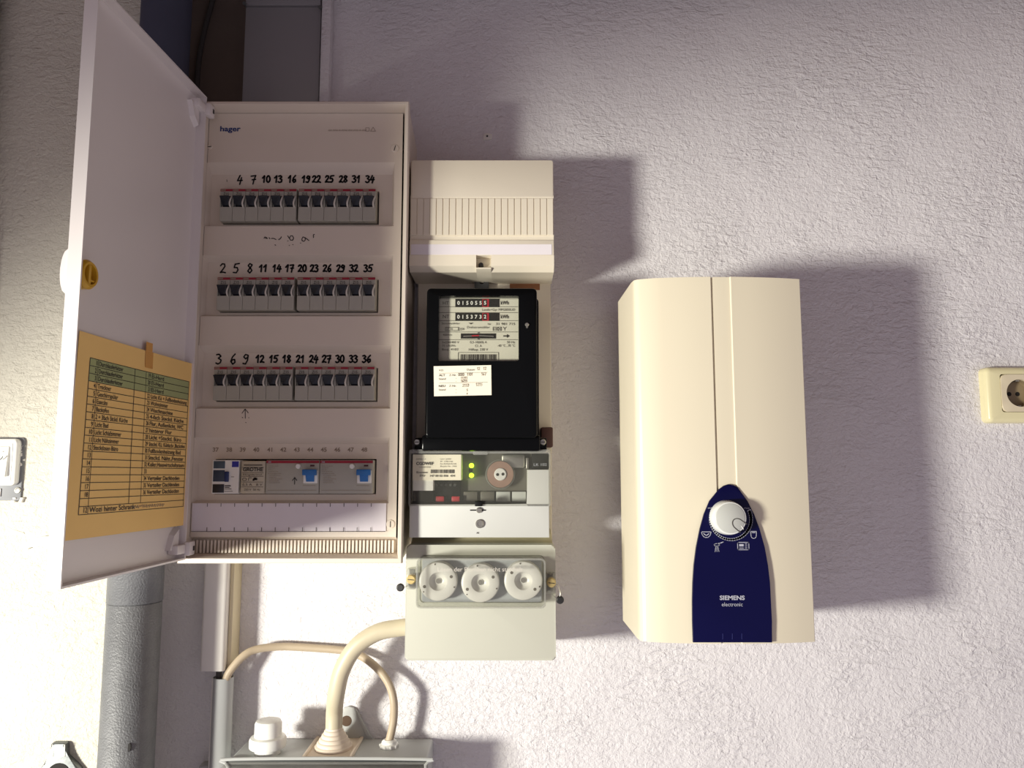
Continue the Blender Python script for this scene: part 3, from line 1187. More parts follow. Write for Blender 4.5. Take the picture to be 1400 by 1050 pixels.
def meter_board():
    xl, xr = -0.1440, P(757, 300, LID)[0]
    zt = Zat(218.5, LID)
    zb = Zat(903, LID)
    t = thing('meter_board', 'cream meter board between the fuse box and the water heater', 'meter board', (xl + xr) / 2, 0, zb)
    bm = B()
    box(bm, xl + .003, xr - .001, 0, BPL, zb + .004, zt - .02, .002)
    obj('base_plate', bm, 'cream', t)
    # upper lid
    z_led, z_rib1 = Zat(271, LID), Zat(322, LID)
    z_b1, z_lab0, z_lab1 = Zat(328.5, LID), Zat(334.5, LID), Zat(349.5, LID)
    z_ch, z_bot = Zat(364, LID), Zat(371.5, LID - .004)
    bm = B()
    prism(bm, rrect(xl, xr, z_led, zt, .0035, 4), 0, LID, .002, 2)
    box(bm, xl, xr, 0, LID - .0006, z_rib1, z_led + .004)
    box(bm, xl, xr, 0, LID - .0022, z_b1, z_rib1)
    box(bm, xl, xr, 0, LID + .0015, z_lab1, z_b1, .0008)
    # foot with the square screw well
    wx0, wx1 = P(651, 360, LID)[0], P(671.5, 360, LID)[0]
    for a, b in ((xl, wx0), (wx1, xr)):
        extrude_x(bm, [(BPL, z_lab1), (LID + .0022, z_lab1), (LID + .0022, z_ch), (LID - .008, z_bot), (BPL, z_bot)], a, b)
    box(bm, wx0, wx1, BPL, LID - .016, z_bot + .001, z_lab1)
    extrude_x(bm, [(BPL, z_bot + .0025), (LID + .002, z_ch - .0025), (LID + .002, z_ch - .004), (LID - .008, z_bot), (BPL, z_bot)], wx0, wx1)
    lid = obj('lid', bm, 'cream', t, smooth=25)
    n = 22
    first = None
    for i in range(n):
        a = xl + .0003 + (xr - xl - .0006) * i / n
        bm = B()
        box(bm, a + .0005, a + (xr - xl) / n - .0005, LID - .002, LID + .0008, z_rib1 + .0008, z_led - .0006, .0004, 1)
        obj('rib', bm, 'cream', lid)
    bm = B()
    box(bm, xl + .002, xr - .003, LID + .001, LID + .0020, z_lab1 + .0008, z_lab0)
    obj('label_strip', bm, 'paper', lid)
    bm = B()
    sx, sz = P(657.5, 362, LID - .01)
    lathe(bm, sx, LID - .016, sz, [(.0036, 0), (.0036, .005), (.0028, .006), (0, .006)], 'd', 14)
    obj('lid_screw', bm, 'dark_metal', lid)
    # lower cover
    x0, x1 = P(553.5, 880, LID)[0], P(760, 880, LID)[0]
    z0, z1 = Zat(903, LID), Zat(745, LID)
    bm = B()
    prism(bm, rrect(x0, x1, z0, z1, .005, 5), .02, LID, .0022, 3)
    obj('lower_cover', bm, 'cover', t, smooth=35)
    # sloped shoulder that leads up to the terminals
    bm = B()
    hexa(bm, [(x0 + .002, .02, z1 - .002), (x1 - .002, .02, z1 - .002), (x1 - .004, .02, z1 + .018), (x0 + .004, .02, z1 + .018),
              (x0 + .002, LID - .03, z1 - .002), (x1 - .002, LID - .03, z1 - .002), (x1 - .004, LID - .05, z1 + .018), (x0 + .004, LID - .05, z1 + .018)], .001)
    obj('terminal_shoulder', bm, mat('shoulder_shade_olive', rgb(176, 168, 136), .5), t)  # olive tone holds the shade under the overhanging receiver
    # hanger above the meter and a brown note
    bm = B()
    a, b = P(649.5, 380, BPL)[0], P(668.5, 380, BPL)[0]
    hz1, hz0 = Zat(371, BPL), Zat(398, BPL)
    frame(bm, rrect(a, b, hz0, hz1, .001, 1), rrect(a + .0075, b - .0075, hz0 + .008, hz1 - .012, .0008, 1), BPL, BPL + .012)
    lathe(bm, (a + b) / 2 + .003, BPL + .012, hz1 - .005, [(.0025, 0), (.002, .002), (0, .002)], 'd', 10)
    obj('meter_hanger', bm, 'dark_metal', t)
    bm = B()
    box(bm, P(697, 390, BPL)[0], P(738, 390, BPL)[0], BPL, BPL + .0006, Zat(396.5, BPL), Zat(387.5, BPL))
    obj('brown_sticker', bm, mat('sticker_brown', rgb(146, 96, 60), .6), t)
    bm = B()
    box(bm, P(739, 600, BPL)[0], P(755, 600, BPL)[0], BPL, BPL + .02, Zat(612, BPL), Zat(585, BPL), .002)
    obj('brown_lug', bm, mat('lug_brown', rgb(92, 62, 54), .6), t)


meter_board()

# ------------------------------------------------------------------ electricity meter
MF = 0.150


def meter():
    x0, x1 = P(582, 500, MF)[0], P(734.5, 500, MF)[0]
    z1, z0 = Zat(393.5, MF), Zat(599, MF)
    t = thing('electricity_meter', 'black electricity meter with two counters and a paper sticker', 'electricity meter', (x0 + x1) / 2, BPL, z0)
    wx0, wx1 = P(599.5, 450, MF)[0], P(709, 450, MF)[0]
    wz1, wz0 = Zat(404.5, MF), Zat(493.5, MF)
    bm = B()
    frame(bm, rrect(x0, x1, z0, z1, .006, 4), rrect(wx0, wx1, wz0, wz1, .002, 4), .075, MF, .0035)
    obj('cover', bm, 'black', t, smooth=35)
    bm = B()
    prism(bm, rrect(x0 - .001, x1 + .0045, z0 - .004, z1 + .001, .006, 4), BPL, .085, .002)
    obj('base', bm, 'blackm', t)
    # flange with the two screw lugs
    bm = B()
    fz1, fz0 = Zat(598, MF - .02), Zat(613, MF - .02)
    box(bm, P(566, 605, MF - .02)[0], P(748, 605, MF - .02)[0], BPL, MF - .03, fz0 - .004, fz1, .002)
    box(bm, P(578, 605, MF - .02)[0], P(738, 605, MF - .02)[0], BPL, MF - .008, fz0 - .004, fz1 + .003, .003)
    obj('terminal_flange', bm, 'black', t)
    for px in (570.5, 742):
        x, z = P(px, 604.5, MF - .03)
        bm = B()
        lathe(bm, x, MF - .03, z, [(.0044, 0), (.0044, .0025), (.0034, .0038), (0, .0038)], 'd', 16)
        s = obj('flange_screw', bm, 'steel', t)
        bm = B()
        box(bm, x - .003, x + .003, MF - .0264, MF - .0258, z - .0005, z + .0005)
        obj('screw_slot', bm, 'hole', s)
    NPD = MF - .013
    bm = B()
    box(bm, wx0 - .004, wx1 + .004, NPD - .003, NPD, wz0 - .004, wz1 + .004)
    pl = obj('name_plate', bm, 'plate', t)
    bm = B()
    box(bm, wx0, wx1, MF - .004, MF - .003, wz0, wz1)
    obj('window_pane', bm, 'glass', t)
    f = flat(NPD + .0006)
    g = flat(NPD + .0014)

    def q(px, py):
        return P(px, py, NPD)
    kpx = q(101, 450)[0] - q(100, 450)[0]
    bm = B()
    for ya in (408.5, 419.5, 427.5, 438.5, 454, 464.5):
        a, b = q(600.5, ya), q(708, ya)
        stroke(bm, [(a[0], a[1]), (b[0], b[1])], .0006, f, False)
    for y in (415.5, 434.5):
        text(bm, 'kWh', *q(684.5, y + .9), kpx * 5.2, f, 'l', w=kpx * 11, bold=.015)
    text(bm, 'HT', *q(605.5, 416.5), kpx * 4.6, f, 'l')
    text(bm, 'NT', *q(605.5, 435), kpx * 4.6, f, 'l')
    text(bm, 'Landis+Gyr MM2000UD', *q(704, 425), kpx * 3.2, f, 'r', w=kpx * 45)
    text(bm, 'Stromzähler', *q(604, 443.5), kpx * 2.6, f, 'l', w=kpx * 25)
    text(bm, 'Nr', *q(667, 444.5), kpx * 2.8, f, 'l')
    text(bm, '31 981 715', *q(704, 444.5), kpx * 3.2, f, 'r', w=kpx * 26)
    text(bm, 'Drehstromzähler', *q(654, 449), kpx * 3.2, f, 'c', w=kpx * 31)
    a = q(640.5, 441.5)
    bm.faces.new([bm.verts.new(f(*p)) for p in (a, (a[0] + .007, a[1]), (a[0] + .0035, a[1] - .0022))])
    a = q(609, 452)
    stroke(bm, [a, (a[0] + .018, a[1]), (a[0] + .018, a[1] + .0045), (a[0], a[1] + .0045), a], .0006, f)
    text(bm, '07 10', a[0] + .0015, a[1] + .001, .0026, f)
    text(bm, '1259', *q(626, 451.8), kpx * 3.4, f)
    for k, px in enumerate((674, 680.5)):
        a = q(px, 452)
        s = .0048
        stroke(bm, [a, (a[0] + s, a[1]), (a[0] + s, a[1] + s), (a[0], a[1] + s), a], .0006, f)
        if k:
            stroke(bm, [a, (a[0] + s, a[1] + s)], .0005, f)
            stroke(bm, [(a[0] + s, a[1]), (a[0], a[1] + s)], .0005, f)
        else:
            stroke(bm, arc(a[0] + s / 2, a[1] + s / 2, s * .3, 0, 360, 8), .0004, f)
    a = q(690, 452)
    stroke(bm, [(a[0], a[1]), (a[0], a[1] + .0025), (a[0] - .0022, a[1] + .005)], .0006, f)
    stroke(bm, [(a[0], a[1] + .0025), (a[0] + .0022, a[1] + .005)], .0006, f)
    text(bm, '400/min', *q(605.5, 459), kpx * 2.6, f, 'l', w=kpx * 12)
    a = q(688, 459.5)
    stroke(bm, [a, (a[0] + .006, a[1])], .0018, f, False)
    bm.faces.new([bm.verts.new(f(*p)) for p in ((a[0] + .005, a[1] + .0026), (a[0] + .0088, a[1]), (a[0] + .005, a[1] - .0026))])
    text(bm, '3x230/400 V', *q(604.5, 469.5), kpx * 3, f, 'l', w=kpx * 23)
    text(bm, '75 U/kWh', *q(604.5, 474.2), kpx * 3, f, 'l', w=kpx * 18)
    text(bm, 'Bauj. 4102', *q(604.5, 479.2), kpx * 3, f, 'l', w=kpx * 22)
    text(bm, '0,5-10(60) A', *q(654, 469.5), kpx * 3.2, f, 'c', w=kpx * 23)
    text(bm, 'Cl. A', *q(654, 474.5), kpx * 3.2, f, 'c', w=kpx * 9)
    text(bm, 'Hilfssp. 230 V', *q(654, 479.5), kpx * 3.2, f, 'c', w=kpx * 26)
    text(bm, '50 Hz', *q(704, 469.5), kpx * 3.2, f, 'r', w=kpx * 11)
    text(bm, '-40 °C...70 °C', *q(704, 474.2), kpx * 3.2, f, 'r', w=kpx * 24)
    a, b = q(626.5, 493), q(681.5, 482)
    stroke(bm, [(a[0], a[1]), (a[0], b[1]), (b[0], b[1]), (b[0], a[1])], .0006, f)
    x = q(629.5, 490)[0]
    zz0, zz1 = q(630, 492.5)[1], q(630, 484.5)[1]
    xe = q(679, 490)[0]
    while x < xe:
        w = random.choice((.0005, .0005, .0009, .0013))
        quad(bm, x, min(x + w, xe), zz0, zz1, f)
        x += w + random.choice((.0005, .0007, .001))
    obj('plate_print', bm, 'print', pl, smooth=0)
    for y0, y1, s in ((409, 420, '015055'), (428, 438.8, '015373')):
        a, b = q(622.5, y1), q(682.5, y0)
        bm = B()
        box(bm, a[0], b[0], NPD, NPD + .0008, a[1], b[1])
        c = obj('counter', bm, 'hole', t)
        bm = B()
        for i, ch in enumerate(s):
            text(bm, ch, q(627 + 6 * i, 418)[0], (a[1] + b[1]) / 2 - .0024, .005, g, 'c', bold=.02)
        text(bm, '5' if y0 < 420 else '2', q(663.3, 418)[0], (a[1] + b[1]) / 2 - .0024, .005, flat(NPD + .0022), 'c', bold=.02)
        obj('counter_digits', bm, 'white', c, smooth=0)
        bm = B()
        r0, r1 = q(659.5, 418)[0], q(668.5, 418)[0]
        quad(bm, r0, r1, a[1], b[1], flat(NPD + .0012))
        obj('red_drum', bm, 'redterm', c, smooth=0)
        bm = B()
        quad(bm, r0 + .001, r0 + .0062, a[1] + .001, b[1] - .001, flat(NPD + .0016))
        obj('drum_window', bm, 'hole', c, smooth=0)
    a, b = q(630, 463), q(678, 456)
    bm = B()
    box(bm, a[0], b[0], NPD, NPD + .0006, a[1], b[1])
    c = obj('disc_slot', bm, 'hole', t)
    m = (a[1] + b[1]) / 2 - .0002
    bm = B()
    stroke(bm, [(a[0] + .0035, m - .0003), ((a[0] + b[0]) / 2, m + .0006), (b[0] - .003, m - .0003)], .0016, g, False)
    obj('rotor_disc', bm, 'steel', c, smooth=0)
    bm = B()
    stroke(bm, [(a[0] + .015, m + .0003), ((a[0] + b[0]) / 2 + .001, m + .0006)], .0017, flat(NPD + .0018), False)
    obj('rotor_mark', bm, 'redterm', c, smooth=0)
    bm = B()
    xm = (a[0] + b[0]) / 2
    stroke(bm, [(xm, b[1] - .0005), (xm, b[1] + .0018)], .0012, g, False)
    stroke(bm, [(xm, a[1] + .0005), (xm, a[1] - .0018)], .0012, g, False)
    obj('rotor_pointer', bm, 'hole', c, smooth=0)
    # lead seal screw at the right of the window
    bm = B()
    x, z = P(720.5, 444, MF)
    lathe(bm, x, MF, z, [(.0028, 0), (.0028, .002), (.002, .003), (0, .003)], 'd', 10)
    lathe(bm, x, MF, z - .0035, [(.0016, 0), (.0012, .0025), (0, .0025)], 'd', 8)
    obj('cover_screw', bm, 'steel', t)
    # sticker
    a = [P(px, py, MF) for px, py in ((593.5, 541.8), (672, 540.2), (671.5, 499.3), (593, 500.8))]
    bm = B()
    prism(bm, a, MF, MF + .0006)
    st = obj('paper_sticker', bm, 'card', t)
    W_, H_ = a[1][0] - a[0][0], a[3][1] - a[0][1]
    ang = (a[1][1] - a[0][1]) / W_
    fs = lambda u, v: V(a[0][0] + u * W_, MF + .0009, a[0][1] + v * H_ + u * W_ * ang)
    bm = B()
    text(bm, 'V.D.', .08, .83, .06, fs, sx=.55)
    text(bm, 'Datum', .57, .83, .065, fs, sx=.55)
    for v in (.76, .43):
        stroke(bm, [(.08, v), (.93, v)], .008, fs, False)
    for v, s in ((.66, 'ALT'), (.30, 'NEU')):
        text(bm, s, .08, v, .07, fs, sx=.6, bold=.02)
        text(bm, 'Stand', .08, v - .12, .065, fs, sx=.6)
        text(bm, 'Z-Nr.', .26, v, .065, fs, sx=.6)
    for p in ((.38, .58), (.38, .48), (.38, .20), (.38, .1)):
        stroke(bm, [p, (p[0] + .004, p[1])], .012, fs)
    obj('sticker_print', bm, 'print', st, smooth=0)
    bm = B()
    fh = lambda u, v: fs(u / W_, v / H_)
    for s, u, v, h in (('12', .77, .84, .1), ('12', .88, .84, .1), ('0000', .47, .66, .09), ('1101', .62, .66, .09), ('167', .86, .66, .1), ('11711', .52, .55, .08), ('16255', .52, .45, .08),
                       ('2159', .55, .29, .1), ('1215', .78, .31, .1), ('5', .575, .14, .08), ('6', .575, .04, .06)):
        hand(bm, s, u * W_, v * H_, h * H_, .0005, fh, .9)
    obj('sticker_handwriting', bm, 'fade', st, smooth=0)


meter()

# ------------------------------------------------------------------ ripple control receiver below the meter
RF = 0.130


def receiver():
    x0, x1 = P(558.5, 700, RF)[0], P(753, 700, RF)[0]
    z1, z0 = Zat(615.5, RF), Zat(735, RF)
    t = thing('ripple_control_receiver', 'white and clear control receiver with two green lights below the black meter', 'control receiver', (x0 + x1) / 2, BPL, z0)
    zs = Zat(690, RF)
    zm = Zat(642, RF)
    xs = P(721, 660, RF)[0]
    BK = RF - .035

    def q(px, py, d=BK):
        return P(px, py, d)
    bm = B()
    box(bm, x0 + .001, x1 - .001, BPL, BK, zs - .01, z1 - .002, .001)
    obj('housing', bm, 'smoke', t)
    bm = B()
    pts = [(x0 + .0012, z0), (x1 - .002, z0), (x1 - .002, zm), (xs, zm), (xs, zs), (x0 + .0012, zs)]
    prism(bm, pts, BPL, RF, .0012, 2)
    wc = obj('white_cover', bm, 'coverw', t)
    # clear hood
    bm = B()
    zc0 = zs - .0010
    box(bm, x0, x1, RF - .0005, RF + .0010, zs + .0004, z1, .0006)
    box(bm, x0, x1, BK, RF, z1 - .0016, z1 + .0004)
    box(bm, x0, x0 + .0014, BK, RF, zc0, z1)
    box(bm, x1 - .0014, x1, BK, RF, zc0 - .035, z1)
    obj('clear_hood', bm, 'clear', t)
    bm = B()
    frame(bm, rrect(x0 - .0004, x1 + .0004, zs - .002, z1 + .001, .003, 3), rrect(x0 + .0022, x1 - .0022, zs + .0006, z1 - .0045, .002, 3), RF, RF + .0022, .0006)
    obj('hood_rim', bm, 'hazy', t)
    # contents
    bm = B()
    ca, cb = P(564, 656.5, RF - .004), P(630.5, 621.5, RF - .004)
    box(bm, ca[0], cb[0], BK, RF - .004, ca[1], cb[1])
    lb = obj('rating_label', bm, 'card', t)
    bm = B()
    a = P(564, 671, RF - .006)
    b = P(592.5, 656, RF - .006)
    box(bm, a[0], b[0], BK, RF - .006, a[1], b[1], .001)
    obj('white_tab', bm, 'white', t)
    f = flat(RF - .0034)
    k = (cb[0] - ca[0])

    def lp(px, py):
        return P(px, py, RF - .004)
    kpx = lp(101, 640)[0] - lp(100, 640)[0]
    bm = B()
    text(bm, 'CGDWEF', *lp(569, 635.5), kpx * 3.8, f, 'l', w=kpx * 24, bold=.04)
    text(bm, 'TU-RUNDSTEUER', *lp(573, 639.5), kpx * 1.8, f, 'l', w=kpx * 16)
    text(bm, '500000 1.3', *lp(569, 628.5), kpx * 1.7, f, 'l', w=kpx * 13)
    text(bm, 'Eigentum', *lp(569.5, 647), kpx * 2.6, f, 'l', w=kpx * 15, bold=.02)
    text(bm, 'EVU', *lp(574, 651.5), kpx * 2.6, f, 'l', w=kpx * 7, bold=.02)
    text(bm, '147 00 02 006  434', *lp(588, 651.8), kpx * 2.7, f, 'l', w=kpx * 34, bold=.02)
    for i, s in enumerate(('Us= 230V', 'f= 190 Hz', 'Ist 0,25A/0,5A', 'Baujahr Nr. 1995')):
        text(bm, s, *lp(602, 628.5 + 3.3 * i), kpx * 1.8, f, 'l', w=kpx * (15, 17, 22, 22)[i])
    x, xe = lp(589, 645)[0], lp(621, 645)[0]
    za, zb = lp(589, 647)[1], lp(589, 642)[1]
    while x < xe:
        w = random.choice((.0005, .0009, .0013))
        quad(bm, x, x + w, za, zb, f)
        x += w + random.choice((.0005, .0008))
    obj('label_print', bm, 'print', lb, smooth=0)
    for py in (636.5, 650):
        bm = B()
        x, z = q(644.5, py, BK + .006)
        lathe(bm, x, BK, z, [(.0032, 0), (.0032, .007), (.002, .009), (0, .0095)], 'd', 14)
        obj('indicator_light', bm, 'led', t)
    bm = B()
    a, b = q(641.5, 645.5), q(646, 640.5)
    box(bm, a[0], b[0], BK, BK + .004, a[1], b[1])
    obj('dark_window', bm, 'hole', t)
    # round dial
    x, z = q(684, 648.5, BK + .012)
    bm = B()
    lathe(bm, x, BK, z, [(.0205, 0), (.0205, .012), (.0190, .013), (.0185, .0115), (0, .0115)], 'd', 32)
    dl = obj('dial_ring', bm, 'hazy', t)
    bm = B()
    lathe(bm, x, BK + .0116, z, [(.0184, 0), (.018, .0012), (0, .0012)], 'd', 32)
    obj('dial_disc', bm, 'brown', dl)
    bm = B()
    lathe(bm, x, BK + .0126, z, [(.0085, 0), (.0085, .0015), (.0075, .0022), (0, .0022)], 'd', 24)
    obj('dial_hub', bm, 'ceramic', dl)
    bm = B()
    for s in (-1, 1):
        lathe(bm, x + s * .0037, BK + .0146, z + .0003 * s, [(.0021, 0), (.0021, .0005), (0, .0005)], 'd', 12)
    obj('hub_holes', bm, 'hole', dl)
    # metal can, dark terminal block, small parts
    bm = B()
    a, b = q(686, 640), q(717.5, 621)
    prism(bm, rrect(a[0], b[0], a[1], b[1], .003, 3), BK, BK + .008, .002)
    obj('metal_can', bm, 'steel', t)
    bm = B()
    a, b = q(719, 641), q(722.5, 626)
    box(bm, a[0], b[0], BK, BK + .014, a[1], b[1], .0008)
    obj('spring_post', bm, 'steel', t)
    bm = B()
    a, b = q(726.5, 641), q(750, 620.5)
    box(bm, a[0], b[0], BK, BK + .010, a[1], b[1], .001)
    dk = obj('dark_block', bm, 'blackm', t)
    bm = B()
    text(bm, 'LK 102', (a[0] + b[0]) / 2, a[1] + .004, .0036, flat(BK + .0106), 'c', w=(b[0] - a[0]) * .75)
    obj('block_lettering', bm, 'silver', dk, smooth=0)
    bm = B()
    a, b = q(592.5, 684), q(630, 657)
    box(bm, a[0], b[0], BK, BK + .010, a[1], b[1], .001)
    bl = obj('terminal_block', bm, 'blackm', t)
    bm = B()
    for i in range(5):
        xx = a[0] + .006 + i * .0062
        lathe(bm, xx, BK + .010, b[1] - .006, [(.0022, 0), (.0022, .0012), (.0016, .0018), (0, .0018)], 'd', 10)
    obj('terminal_screws', bm, 'dark_metal', bl)
    for pa, pb in ((597, 608.5), (618.5, 629.5)):
        a, b = q(pa, 685.5), q(pb, 678)
        bm = B()
        box(bm, a[0], b[0], BK, BK + .016, a[1], b[1], .0012)
        obj('red_terminal', bm, 'redterm', t)
    for i, pa in enumerate((634, 657, 678.5, 700)):
        a, b = q(pa, 688), q(pa + 19, 672)
        bm = B()
        box(bm, a[0], b[0], BK, BK + .007, a[1], b[1], .0008)
        obj('terminal_cell', bm, 'smoke' if i < 2 else 'jbox', t)
    bm = B()
    a, b = q(564, 688.5), q(720, 685.5)
    box(bm, a[0], b[0], BK, BK + .016, a[1], b[1], .0006)
    obj('dark_rail', bm, 'blackm', t)
    # closing screw with wire slot and the rivet
    x, z = P(655, 697.5, RF)
    bm = B()
    lathe(bm, x, RF, z, [(.0038, 0), (.0038, .002), (.0028, .0034), (0, .0034)], 'd', 16)
    obj('seal_screw', bm, 'steel', wc)
    bm = B()
    stroke(bm, [(x - .0115, z), (x + .0085, z)], .0016, flat(RF + .0006))
    obj('wire_slot', bm, 'hole', wc, smooth=0)
    x, z = P(656, 716, RF)
    bm = B()
    lathe(bm, x, RF, z, [(.0058, 0), (.0058, .0018), (.005, .0026), (.0032, .0026), (.003, .0018), (0, .0018)], 'd', 20)
    obj('rivet', bm, 'steel', wc)
    bm = B()
    x, z = P(654.5, 689, RF)
    box(bm, x - .005, x + .005, RF - .004, RF + .0045, z - .003, z + .004, .001)
    obj('hood_catch', bm, 'blackm', t)
    bm = B()
    x, z = P(667, 617, RF)
    box(bm, P(647, 617, RF)[0], P(667, 617, RF)[0], RF - .004, RF + .003, Zat(622, RF), Zat(614.5, RF), .001)
    obj('hood_clip', bm, 'hazy', t)
    bm = B()
    text(bm, 'AE', *P(653, 729.5, RF), kpx * 2, flat(RF + .0006), 'c', sx=1, bold=.03)
    obj('cover_mark', bm, 'print', wc, smooth=0)


receiver()

# ------------------------------------------------------------------ fuse isolator with three screw-in fuses
IF = 0.160


def isolator():
    x0, x1 = P(569, 800, IF)[0], P(746, 800, IF)[0]
    z1, z0 = Zat(763.5, IF), Zat(831.5, IF)
    t = thing('fuse_isolator', 'sealed fuse isolator with three white screw caps under a clear hood', 'fuse isolator', (x0 + x1) / 2, LID, z0)
    bm = B()
    prism(bm, rrect(x0 + .004, x1 - .004, z0 + .003, z1 - .003, .004, 3), LID, LID + .012, .001)
    obj('base', bm, mat('isolator_base', rgb(164, 168, 172), .5), t)
    bm = B()
    th = .0014
    sh = -.0035
    # hood: rounded pan
    o = rrect(x0, x1, z0, z1, .006, 4)
    n_ = len(o)
    frame(bm, o, rrect(x0 + th, x1 - th, z0 + th, z1 - th, .005, 4), LID, IF)
    obj('hood_wall', bm, 'hazy', t)
    bm = B()
    prism(bm, rrect(x0, x1, z0, z1, .006, 4), IF, IF + .0014, .0008)
    obj('hood_face', bm, 'clear', t)
    bm = B()
    frame(bm, rrect(x0 - .0004, x1 + .0004, z0 - .0004, z1 + .0004, .006, 4), rrect(x0 + .0022, x1 - .0022, z0 + .0022, z1 - .0022, .005, 4), IF - .001, IF + .002, .001)
    obj('hood_rim', bm, 'hazy', t)
    f = flat(IF + .0020)
    bm = B()
    text(bm, 'Lösen der Plomben nicht statthaft', *P(656.5, 781, IF), .0055, f, 'c', w=P(718, 781, IF)[0] - P(602, 781, IF)[0])
    obj('raised_lettering', bm, 'clip', t, smooth=0)
    D = LID + .012
    for i, (px, py, rot) in enumerate(((598.5, 795.5, 20), (656.5, 797.5, 25), (715.5, 794.5, 145))):
        x, z = P(px, py, D + .018)
        bm = B()
        r = .0252
        lathe(bm, x, D, z, [(r, 0), (r, .013), (r - .001, .0155), (r - .003, .0165), (.0140, .0165), (.0118, .0160), (.0098, .0120), (.0075, .0095), (.0042, .0085), (.0038, .0100), (0, .0100)], 'd', 40)
        c = obj('fuse_cap', bm, 'ceramic', t, smooth=40)
        bm = B()
        for a, rr, hs in ((rot, .0185, .0021), (rot + 180, .0185, .0021), (100, .0225, .0011), (rot + 195, .0225, .0009), (-18, .0225, .0011)):
            lathe(bm, x + rr * math.cos(math.radians(a)), D + .0164, z + rr * math.sin(math.radians(a)), [(hs, 0), (hs, .0003), (0, .0003)], 'd', 10)
        obj('test_holes', bm, mat('hole_grey', rgb(96, 90, 84), .8) if i == 0 else bpy.data.materials['hole_grey'], c)
        bm = B()
        lathe(bm, x, D + .0098, z, [(.0036, 0), (.0032, .0008), (0, .0008)], 'd', 14)
        obj('inspection_glass', bm, 'steel', c)
    for s, (pa, pb, ya, yb) in enumerate(((555.5, 569, 777, 806), (746, 760, 783, 812))):
        a, b = P(pa, yb, LID + .012), P(pb, ya, LID + .012)
        bm = B()
        box(bm, a[0], b[0], LID, LID + .014, a[1], b[1], .0025)
        obj('side_tab', bm, 'hazy', t)
        bm = B()
        x, z = P((562, 754)[s], (792.5, 797)[s], LID + .016)
        lathe(bm, x, LID + .002, z, [(.0062, 0), (.0062, .013), (.005, .0150), (0, .0150)], 'd', 20)
        sc = obj('sealing_screw', bm, 'brass', t)
        bm = B()
        stroke(bm, [(x - .004, z + .0004), (x + .004, z - .0004)], .001, flat(LID + .0173))
        obj('screw_slot', bm, 'print', sc, smooth=0)


isolator()


def lead_seal(px, py, wire, label):
    x, z = P(px, py, LID + .014)
    t = thing('lead_seal', label, 'seal', x, LID + .012, z - .005, 'lead seals of the fuse isolator')
    bm = B()
    lathe(bm, x, LID + .012, z, [(.0035, 0), (.0052, .001), (.0052, .004), (.0035, .005), (0, .005)], 'd', 16)
    obj('lead_disc', bm, 'dark_metal', t)
    bm = B()
    tube(bm, [(P(a, b, LID + .016)[0], LID + .016, P(a, b, LID + .016)[1]) for a, b in wire], .0004, 5)
    obj('wire', bm, 'steel', t)


lead_seal(547.5, 803, [(550, 803), (555, 802), (560, 797)], 'small grey lead seal left of the three fuses')
lead_seal(765.5, 820, [(754, 812), (760, 817), (764, 818), (766, 811), (763, 801), (758, 796)], 'dark round lead seal on a wire loop right of the three fuses')


